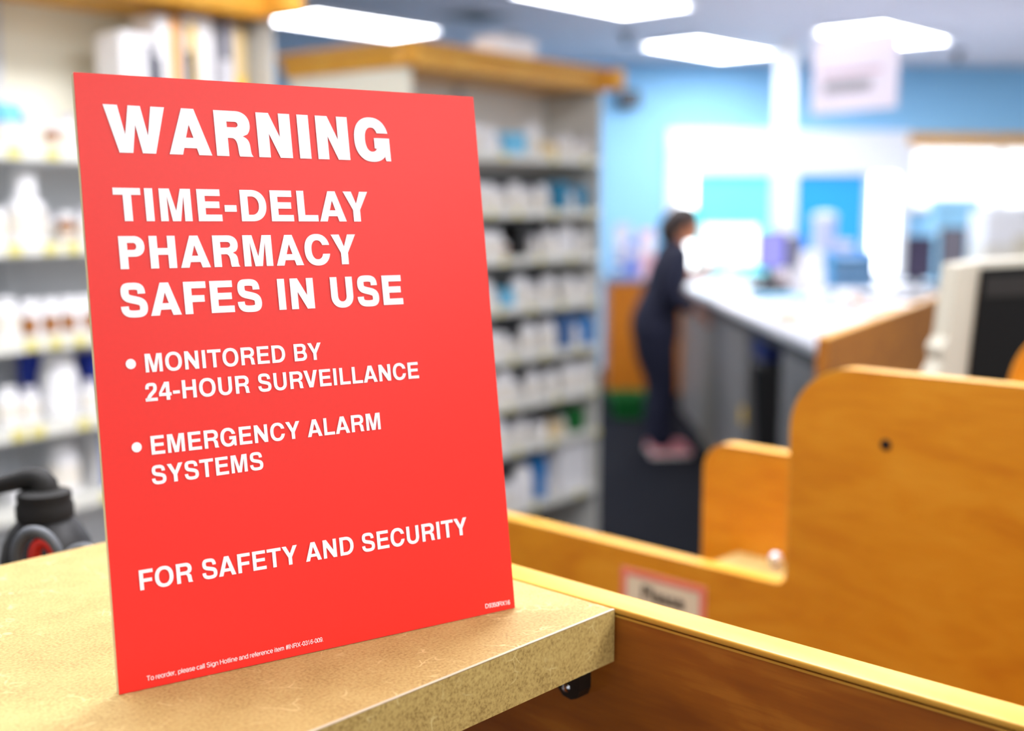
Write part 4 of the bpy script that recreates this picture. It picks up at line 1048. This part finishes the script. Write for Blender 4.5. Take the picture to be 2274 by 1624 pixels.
for k in range(4):
    x_, y_, z_ = put(1880, 638)
    t = thing('letter_tray', '%s blue letter tray in the stack behind the bright paper roll' % ['lowest', 'second', 'third', 'topmost'][k], 'tray', (x_, y_, z_ + k * .0626), R(5), 'stacked blue trays')
    m_ = [M_TEAL, mat('tray_blue', (90, 160, 220), .4)][k % 2]
    MB().box(-.15, .15, -.12, .12, 0, .008).box(-.15, -.142, -.12, .12, .008, .062).box(.142, .15, -.12, .12, .008, .062).box(-.142, .142, .112, .12, .008, .062).build('tray_body', m_, t)
    MB().box(-.13, .13, -.115, .10, .008, .03).build('paper_stack', mat('pale_blue_paper', (150, 190, 226), .7), t)
t = thing('keyboard', 'dark keyboard in front of the blue tray stack', 'keyboard', put(1918, 662), R(-6))
MB().box(-.21, .21, -.07, .07, 0, .022, .004).build('case', M_BLACK, t)
b = MB()
for r_ in range(5):
    for k in range(14): b.box(-.195 + k * .028, -.195 + k * .028 + .024, -.06 + r_ * .024, -.06 + r_ * .024 + .02, .022, .028)
b.build('keys', M_DGREY, t)
t = thing('paper_roll', 'white paper roll with an orange core on the worktable', 'roll', put(1884, 692), R(15))
b = MB(); b.lathe([(.022, -.06), (.055, -.06), (.058, -.055), (.058, .055), (.055, .06), (.022, .06)], 28); 
ob = b.build('roll_body', M_WHITEP, t, True); ob.rotation_euler = (R(90), 0, 0); ob.location = (0, 0, .058)
b = MB(); b.lathe([(.022, -.062), (.022, .062)], 20); ob = b.build('core', M_ORPRINT, t, True); ob.rotation_euler = (R(90), 0, 0); ob.location = (0, 0, .058)
t = thing('book', 'orange covered book lying beside the white paper roll', 'book', put(1985, 700), R(8))
MB().box(-.11, .11, -.14, .14, .003, .032).build('pages', M_PAPER, t)
MB().box(-.115, .115, -.145, .145, 0, .003).box(-.115, .115, -.145, .145, .032, .036).build('cover', mat('orange_cover', (240, 160, 90), .5), t)
# blue packets and papers on the white top
for (x, y, rz_, w_, d_, m_, lab, nm) in ((1720, 664, 20, .24, .19, M_SKYB, 'sky blue packet lying on the white tabletop near the phone', 'packet'),
                                         (1806, 674, -14, .20, .16, mat('pale_teal', (120, 206, 224), .5), 'pale teal packet lying beside the sky blue one', 'packet'),
                                         (1648, 668, 8, .21, .29, M_PAPER, 'white sheet nearest the woman on the tabletop', 'paper_sheet'),
                                         (1710, 696, -12, .21, .29, M_PAPER, 'white sheet in the middle of the tabletop edge', 'paper_sheet'),
                                         (1792, 712, 14, .21, .29, M_PAPER, 'white sheet under the small tan packet', 'paper_sheet'),
                                         (1822, 684, -6, .16, .14, mat('lavender_paper', (200, 206, 240), .6), 'lavender folder beside the white paper roll', 'folder')):
    t = thing(nm, lab, nm.split('_')[-1], put(x, y), R(rz_))
    if nm == 'paper_sheet': MB().box(-w_ / 2, w_ / 2, -d_ / 2, d_ / 2, 0, .0015).build('sheet', m_, t)
    else:
        MB().box(-w_ / 2, w_ / 2, -d_ / 2, d_ / 2, 0, .03, .01, 3).build('pouch', m_, t, True)
        MB().box(-w_ * .3, w_ * .3, -d_ * .3, d_ * .2, .03, .0305).build('label', M_PAPERL, t)
t = thing('packet', 'small tan packet lying on a white sheet', 'packet', (put(1752, 712)[0], put(1752, 712)[1], ZW + .0028), R(25))
MB().box(-.04, .04, -.06, .06, 0, .03, .008, 2).build('pouch', M_ORPRINT, t, True)
MB().box(-.02, .02, -.03, .03, .03, .0304).build('label', M_PAPERL, t)
# boxes and printer on the rear counter
t = thing('carton', 'pale blue carton high on the rear counter behind the dark monitor', 'box', put(2120, 629), R(4))
MB().box(-.17, .17, 0, .12, 0, .62, .004, 1).build('box_body', mat('pale_blue_carton', (150, 206, 236), .6), t)
MB().box(-.17, .17, -.001, 0, .38, .40).build('tape', M_WHITEP, t)
t = thing('printer', 'white printer with a beige tray above the black screen', 'printer', put(2306, 640), R(-4))
MB().box(-.38, .38, 0, .35, 0, .30, .01).build('base', mat('offwhite_case', (226, 222, 210), .5), t)
MB().box(-.38, .38, -.01, .36, .302, .53, .012).build('body', M_WHITEP, t)
MB().box(-.18, .30, -.03, -.01, .20, .36, .004).build('tray', M_BEIGE, t)
MB().box(-.12, .12, -.003, .1, .531, .545, .003, 1).build('control_panel', M_DGREY, t)

# second bright window under an orange wood rail
s0_, zr = wall_pt(2018, 298); s1_ = wall_pt(2420, 330)[0]
zr2 = wall_pt(2018, 321)[1]; zb2 = wall_pt(2100, 470)[1]
win2 = tag(thing('window_2', None, None), kind='structure'); wall_thing(win2)
b = MB().box(s0_, s0_ + .06, -.05, 0, zb2, zr2, .006).box(s0_ + .06, s1_, -.05, 0, zb2, zb2 + .06, .006).box(s0_ + .06, s1_, -.05, 0, zr2 - .05, zr2, .006).box((s0_ + s1_) / 2 - .03, (s0_ + s1_) / 2 + .03, -.05, 0, zb2 + .06, zr2 - .05, .006)
b.build('window_frame', M_WFRAME, win2)
for a0, a1 in ((s0_ + .06, (s0_ + s1_) / 2 - .03), ((s0_ + s1_) / 2 + .03, s1_)): MB().box(a0, a1, -.03, -.005, zb2 + .06, zr2 - .05).build('pane', M_PANEW2, win2)
wall_thing(structure('trim_1', MB().box(s0_ - .02, s1_, -.12, 0, zr2, zr, .006), M_CROWN))

# ------------------------------------------------------------------ low wooden cabinet, its cartons and the green bin
cy = 9.2
def onY(x, y, Y): r = ray(x, y); return EYE + r * ((Y - EYE.y) / r.y)
cx0, cx1 = onY(1352, 700, cy).x, onY(1532, 700, cy).x
t = thing('low_cabinet', 'low orange wood cabinet behind the woman', 'cabinet')
MB().box(cx0, cx1, cy, cy + .55, .08, .97).build('body', M_CAB, t)
MB().box(cx0 - .02, cx1 + .02, cy - .03, cy + .56, .97, 1.0, .004).build('countertop', mat('grey_counter', (150, 152, 160), .5), t)
MB().box(cx0 + .02, cx1 - .02, cy + .05, cy + .5, 0, .08).build('plinth', M_BLACK, t)
for k in range(2):
    a0 = cx0 + (cx1 - cx0) * k / 2 + .006; a1 = cx0 + (cx1 - cx0) * (k + 1) / 2 - .006
    dr = MB().box(a0, a1, cy - .02, cy, .10, .95, .003, 1).build('door', M_CAB, t)
    xh = a1 - .05 if k == 0 else a0 + .05
    MB().box(xh - .006, xh + .006, cy - .045, cy - .02, .62, .76, .003, 1).build('handle', M_DGREY, dr)
for (x, w_, h_, m_, lab) in ((1372, .10, .13, mat('steel_blue', (100, 150, 205), .5), 'steel blue carton at the shelving end of the low wood cabinet'),
                             (1404, .09, .30, mat('violet_blue', (110, 130, 215), .5), 'violet blue carton on the low wood cabinet'),
                             (1437, .10, .38, M_PINK, 'tall pink and white carton on the low wood cabinet behind the woman'),
                             (1382, .13, .42, M_GREYP, 'tall pale grey carton at the back of the low wood cabinet')):
    q = onY(x, 620, cy + .15)
    dd = .12; yy = cy + .05 if h_ < .4 else cy + .30
    t = thing('carton', lab, 'box', (onY(x, 620, yy).x, yy, 1.0006))
    MB().box(-w_ / 2, w_ / 2, 0, dd, 0, h_, .003, 1).build('box_body', m_, t)
    MB().box(-w_ / 2 + .01, w_ / 2 - .01, -.001, 0, h_ * .55, h_ * .8).build('label', M_WHITEP, t)
gx = onY(1392, 870, 8.7).x
t = thing('green_tub', 'green plastic tub on the carpet in front of the low cabinet', 'tub', (gx, 8.7, 0))
b = MB(); b.loft([[Vector((sx * a_, sy * c_, z)) for sx, sy in ((-1, -1), (1, -1), (1, 1), (-1, 1))] for a_, c_, z in ((.10, .14, 0), (.13, .17, .16), (.122, .162, .16), (.094, .134, .01))], True, True)
b.build('tub_body', M_GREEN, t)
b = MB().box(-.14, .14, -.18, -.168, .155, .17).box(-.14, .14, .168, .18, .155, .17).box(-.14, -.128, -.168, .168, .155, .17).box(.128, .14, -.168, .168, .155, .17)
b.build('rim', M_GREEN, t)

# ------------------------------------------------------------------ the woman
WP = onz(1476, 1006, 0.0)
wx, wy = WP.x - .02, WP.y
person = thing('person', 'woman in navy scrubs with dark hair reaching over the worktable', 'person', (wx, wy, 0), R(8))
def catmull(pts, n=5):
    out = []
    for i in range(len(pts) - 1):
        p0, p1, p2, p3 = pts[max(i - 1, 0)], pts[i], pts[i + 1], pts[min(i + 2, len(pts) - 1)]
        for k in range(n):
            t_ = k / n
            out.append(tuple(.5 * (2 * b_ + (c_ - a_) * t_ + (2 * a_ - 5 * b_ + 4 * c_ - d_) * t_ ** 2 + (3 * b_ - a_ - 3 * c_ + d_) * t_ ** 3) for a_, b_, c_, d_ in zip(p0, p1, p2, p3)))
    return out + [tuple(pts[-1])]
def limb(bm, chain, n=18, step=5):
    """chain: (x, y, z, sideways radius, depth radius); a closed, round-ended, tapering limb"""
    pts = catmull(chain, step)
    P_ = [Vector(q[:3]) for q in pts]
    rings = []
    for i, q in enumerate(pts):
        tn = (P_[min(i + 1, len(P_) - 1)] - P_[max(i - 1, 0)]).normalized()
        ref = Vector((0, 1, 0)) if abs(tn.y) < .85 else Vector((0, 0, 1))
        sd = (ref - tn * ref.dot(tn)).normalized(); ot = tn.cross(sd)
        rings.append((P_[i], tn, sd, ot, q[3], q[4]))
    def ring(c, sd, ot, ra, rb): return [bm.verts.new(c + sd * math.cos(2 * math.pi * k / n) * ra + ot * math.sin(2 * math.pi * k / n) * rb) for k in range(n)]
    seq = []
    c, tn, sd, ot, ra, rb = rings[0]; m_ = min(ra, rb)
    for f in (.95, .7, .35): seq.append(ring(c - tn * m_ * f * .9, sd, ot, ra * math.sqrt(1 - f * f), rb * math.sqrt(1 - f * f)))
    for c, tn, sd, ot, ra, rb in rings: seq.append(ring(c, sd, ot, ra, rb))
    c, tn, sd, ot, ra, rb = rings[-1]; m_ = min(ra, rb)
    for f in (.35, .7, .95): seq.append(ring(c + tn * m_ * f * .9, sd, ot, ra * math.sqrt(1 - f * f), rb * math.sqrt(1 - f * f)))
    for a_, b_ in zip(seq, seq[1:]):
        for k in range(n): bm.faces.new((a_[k], a_[(k + 1) % n], b_[(k + 1) % n], b_[k]))
    bm.faces.new(seq[0][::-1]); bm.faces.new(seq[-1])
def grow_body(name, chains, m, parent, voxel, extra=None, smooth=4):
    """limbs fused into one continuous surface"""
    bm = bmesh.new()
    for ch in chains: limb(bm, ch)
    if extra: extra(bm)
    bmesh.ops.recalc_face_normals(bm, faces=bm.faces[:])
    me = bpy.data.meshes.new(name); bm.to_mesh(me); bm.free()
    o2 = bpy.data.objects.new(name, me); COL.objects.link(o2)
    rm = o2.modifiers.new('remesh', 'REMESH'); rm.mode = 'VOXEL'; rm.voxel_size = voxel; rm.use_smooth_shade = True
    sm = o2.modifiers.new('smooth', 'SMOOTH'); sm.factor = .5; sm.iterations = smooth
    bpy.context.view_layer.update()
    me4 = bpy.data.meshes.new_from_object(o2.evaluated_get(bpy.context.evaluated_depsgraph_get()))
    o2.modifiers.clear(); o2.data = me4; me4.name = name
    me4.materials.clear(); me4.materials.append(m)
    for p_ in me4.polygons: p_.use_smooth = True
    o2.parent = parent
    return o2
HX, HZ = .125, 1.445                       # head centre
def headmesh(bm):
    # skull, jaw, nose, brow, ears: one mass, merged with the body by the voxel pass
    def ball(c, r, sc):
        q = bmesh.ops.create_uvsphere(bm, u_segments=24, v_segments=16, radius=r)
        for v in q['verts']: v.co = Vector((v.co.x * sc[0] + c[0], v.co.y * sc[1] + c[1], v.co.z * sc[2] + c[2]))
    ball((HX - .005, 0, HZ + .02), .088, (1.08, .88, 1.0))
    ball((HX + .03, 0, HZ - .045), .062, (1.0, .86, 1.05))
    ball((HX + .055, 0, HZ - .085), .026, (1.0, 1.0, .8))
    ball((HX + .094, 0, HZ - .018), .014, (1.2, .85, 1.0)); ball((HX + .086, 0, HZ + .004), .012, (.9, .75, 1.9))
    ball((HX + .078, 0, HZ - .052), .014, (.8, 1.5, .55)); ball((HX + .077, 0, HZ - .062), .012, (.8, 1.3, .5))
    for s in (-1, 1):
        ball((HX - .008, s * .079, HZ - .008), .022, (.8, .35, 1.3))
        ball((HX + .068, s * .028, HZ + .034), .016, (.7, 1.4, .5))
ARM = {-1: [(.045, .165, 1.25, .05), (.0, .195, 1.14, .046), (-.02, .20, 1.03, .040), (.07, .195, .97, .036), (.135, .185, .935, .026)],
       1: [(.065, .165, 1.25, .05), (.11, .20, 1.16, .046), (.15, .22, 1.08, .040), (.26, .21, 1.13, .037), (.42, .17, 1.205, .026)]}
chains = [[(-.06, 0, .80, .155, .12), (-.05, 0, .90, .145, .115), (-.01, 0, 1.02, .12, .095), (.03, 0, 1.15, .135, .105), (.05, 0, 1.25, .15, .085), (.06, 0, 1.295, .09, .06)],
          [(.055, 0, 1.24, .06, .06), (.08, 0, 1.32, .05, .052), (.105, 0, 1.40, .05, .055)]]
for s in (-1, 1):
    arm = [(x, s * y, z, r_, r_) for x, y, z, r_ in ARM[s]]
    chains += [[(.05, s * .08, 1.245, .055, .055), (.05, s * .14, 1.26, .056, .056), arm[0]], arm]
    p0, p1 = Vector(arm[-2][:3]), Vector(arm[-1][:3])
    dv = (p1 - p0).normalized(); side = Vector((0, 0, 1)).cross(dv).normalized(); nrm_ = dv.cross(side).normalized()
    palm = p1 + dv * .055
    for off in (-.024, -.008, .008, .024):
        a_, b_ = p1 + dv * .005 + side * off * .6, p1 + dv * .085 + side * off
        chains.append([(*a_, .0135, .0135), (*b_, .0115, .0115)])
    for off, ln in ((-.030, .060), (-.0105, .072), (.0105, .068), (.029, .052)):
        a_ = p1 + dv * .08 + side * off; b_ = a_ + dv * ln * .5 - nrm_ * .010; c_ = b_ + dv * ln * .32 - nrm_ * .022; d_ = c_ + dv * ln * .1 - nrm_ * .02
        chains.append([(*a_, .0095, .0095), (*b_, .009, .009), (*c_, .0085, .0085), (*d_, .0075, .0075)])
    t0_ = p1 + dv * .02 - side * .022 * s; t1_ = t0_ + dv * .03 - side * .024 * s - nrm_ * .008; t2_ = t1_ + dv * .028 - nrm_ * .012
    chains.append([(*t0_, .014, .014), (*t1_, .0115, .0115), (*t2_, .0095, .0095)])
    lx = .0 if s < 0 else .02
    chains.append([(-.05, s * .085, .80, .10, .105), (-.045 + lx * .3, s * .088, .64, .085, .09), (-.02 + lx, s * .09, .45, .056, .06), (-.04 + lx, s * .09, .32, .053, .06), (-.035 + lx, s * .09, .16, .036, .038), (-.03 + lx, s * .09, .075, .034, .036)])
    chains.append([(-.05 + lx, s * .092, .04, .030, .026), (.04 + lx, s * .096, .045, .034, .03), (.12 + lx, s * .098, .03, .034, .016)])
grow_body('body', chains, M_SKIN, person, .0055, headmesh)
tc_ = [[(-.055, 0, .775, .182, .150), (-.055, 0, .86, .175, .148), (-.012, 0, 1.02, .145, .122), (.03, 0, 1.15, .155, .128), (.05, 0, 1.245, .165, .105), (.062, 0, 1.29, .10, .078)]]
for s in (-1, 1):
    arm = [(x, s * y, z, r_, r_) for x, y, z, r_ in ARM[s]]
    fat = [(a_[0], a_[1], a_[2], r_, r_) for a_, r_ in zip(arm, (.069, .064, .058, .052, .043))]
    tc_ += [[(.05, s * .07, 1.245, .074, .074), (.05, s * .13, 1.262, .073, .073), fat[0]], fat[:3] if s > 0 else fat[:4] + [tuple(.5 * (q + w_) for q, w_ in zip(fat[3], fat[4]))]]
grow_body('scrub_top', tc_, M_SCRUB, person, .009)
tc_ = [[(-.06, 0, .80, .165, .14), (-.045, 0, .90, .15, .125)]]
for s in (-1, 1):
    lx = .0 if s < 0 else .02
    tc_.append([(-.06, s * .085, .80, .11, .125), (-.052, s * .09, .64, .102, .108), (-.025 + lx, s * .093, .45, .084, .086), (-.035 + lx, s * .093, .26, .080, .082), (-.03 + lx, s * .093, .11, .076, .08)])
grow_body('scrub_trousers', tc_, M_SCRUB, person, .009)
for s in (-1, 1):
    lx = .0 if s < 0 else .02
    prs = []
    for (x, w_, h_) in ((-.09, .026, .055), (-.07, .036, .075), (-.03, .04, .082), (.03, .043, .066), (.09, .046, .05), (.14, .04, .04), (.165, .02, .028)):
        prs.append([Vector((x + lx, s * .097 + w_ * math.cos(a_), .016 + max(0, h_ * math.sin(a_)) - (.0 if math.sin(a_) >= 0 else 0))) for a_ in [2 * math.pi * i / 20 for i in range(20)]])
    sho = MB().loft(prs).build('shoe', M_SHOE, person, True)
    out_ = [(x + lx, s * .097 + w_) for x, w_ in ((-.095, .028), (-.07, .040), (-.03, .043), (.03, .046), (.09, .049), (.14, .043), (.17, .02))]
    out_ += [(x, 2 * s * .097 - y) for x, y in reversed(out_)]
    MB().prism(out_, lambda x, y, w: Vector((x, y, w)), .02).build('sole', M_SOLE, sho)
# hair: cap over the skull and a tied-back fall
def hair_cap():
    b_ = MB(); n, rows = 28, 14; rings = []
    for i in range(rows + 1):
        ph = math.pi * .02 + (math.pi * .70 - math.pi * .02) * i / rows
        ring = []
        for k in range(n):
            a_ = 2 * math.pi * k / n; front = max(0, math.cos(a_))
            p2 = ph * (1 - .42 * front ** 1.5)
            rr = .098 + .004 * math.sin(9 * a_) * math.sin(ph)
            ring.append(Vector((HX - .016 + 1.10 * rr * math.sin(p2) * math.cos(a_), .92 * rr * math.sin(p2) * math.sin(a_), HZ + .026 + 1.02 * rr * math.cos(p2))))
        rings.append(ring)
    b_.loft(rings, True, False)
    return b_
hc = hair_cap().build('hair', M_HAIR, person, True)
sol = hc.modifiers.new('thick', 'SOLIDIFY'); sol.thickness = .012; sol.offset = -1
MB().tube([(HX - .075, 0, HZ + .05), (HX - .10, 0, HZ + .0), (HX - .102, 0, HZ - .06), (HX - .085, 0, HZ - .11), (HX - .07, 0, HZ - .155)], [.05, .068, .066, .05, .016], 18).build('hair_fall', M_HAIR, hc, True)
for s in (-1, 1):
    MB().ball((HX + .082, s * .031, HZ + .016), .0105, 14, (.8, 1.1, .8)).build('eye', M_EYE, person, True)
    MB().tube([(HX + .086, s * .018, HZ + .036), (HX + .086, s * .03, HZ + .041), (HX + .078, s * .045, HZ + .036)], .0035, 8).build('eyebrow', M_HAIR, person, True)
MB().tube([(HX + .084, -.02, HZ - .055), (HX + .091, 0, HZ - .056), (HX + .084, .02, HZ - .055)], [.003, .005, .003], 8).build('lips', mat('lips', (186, 96, 92), .4), person, True)
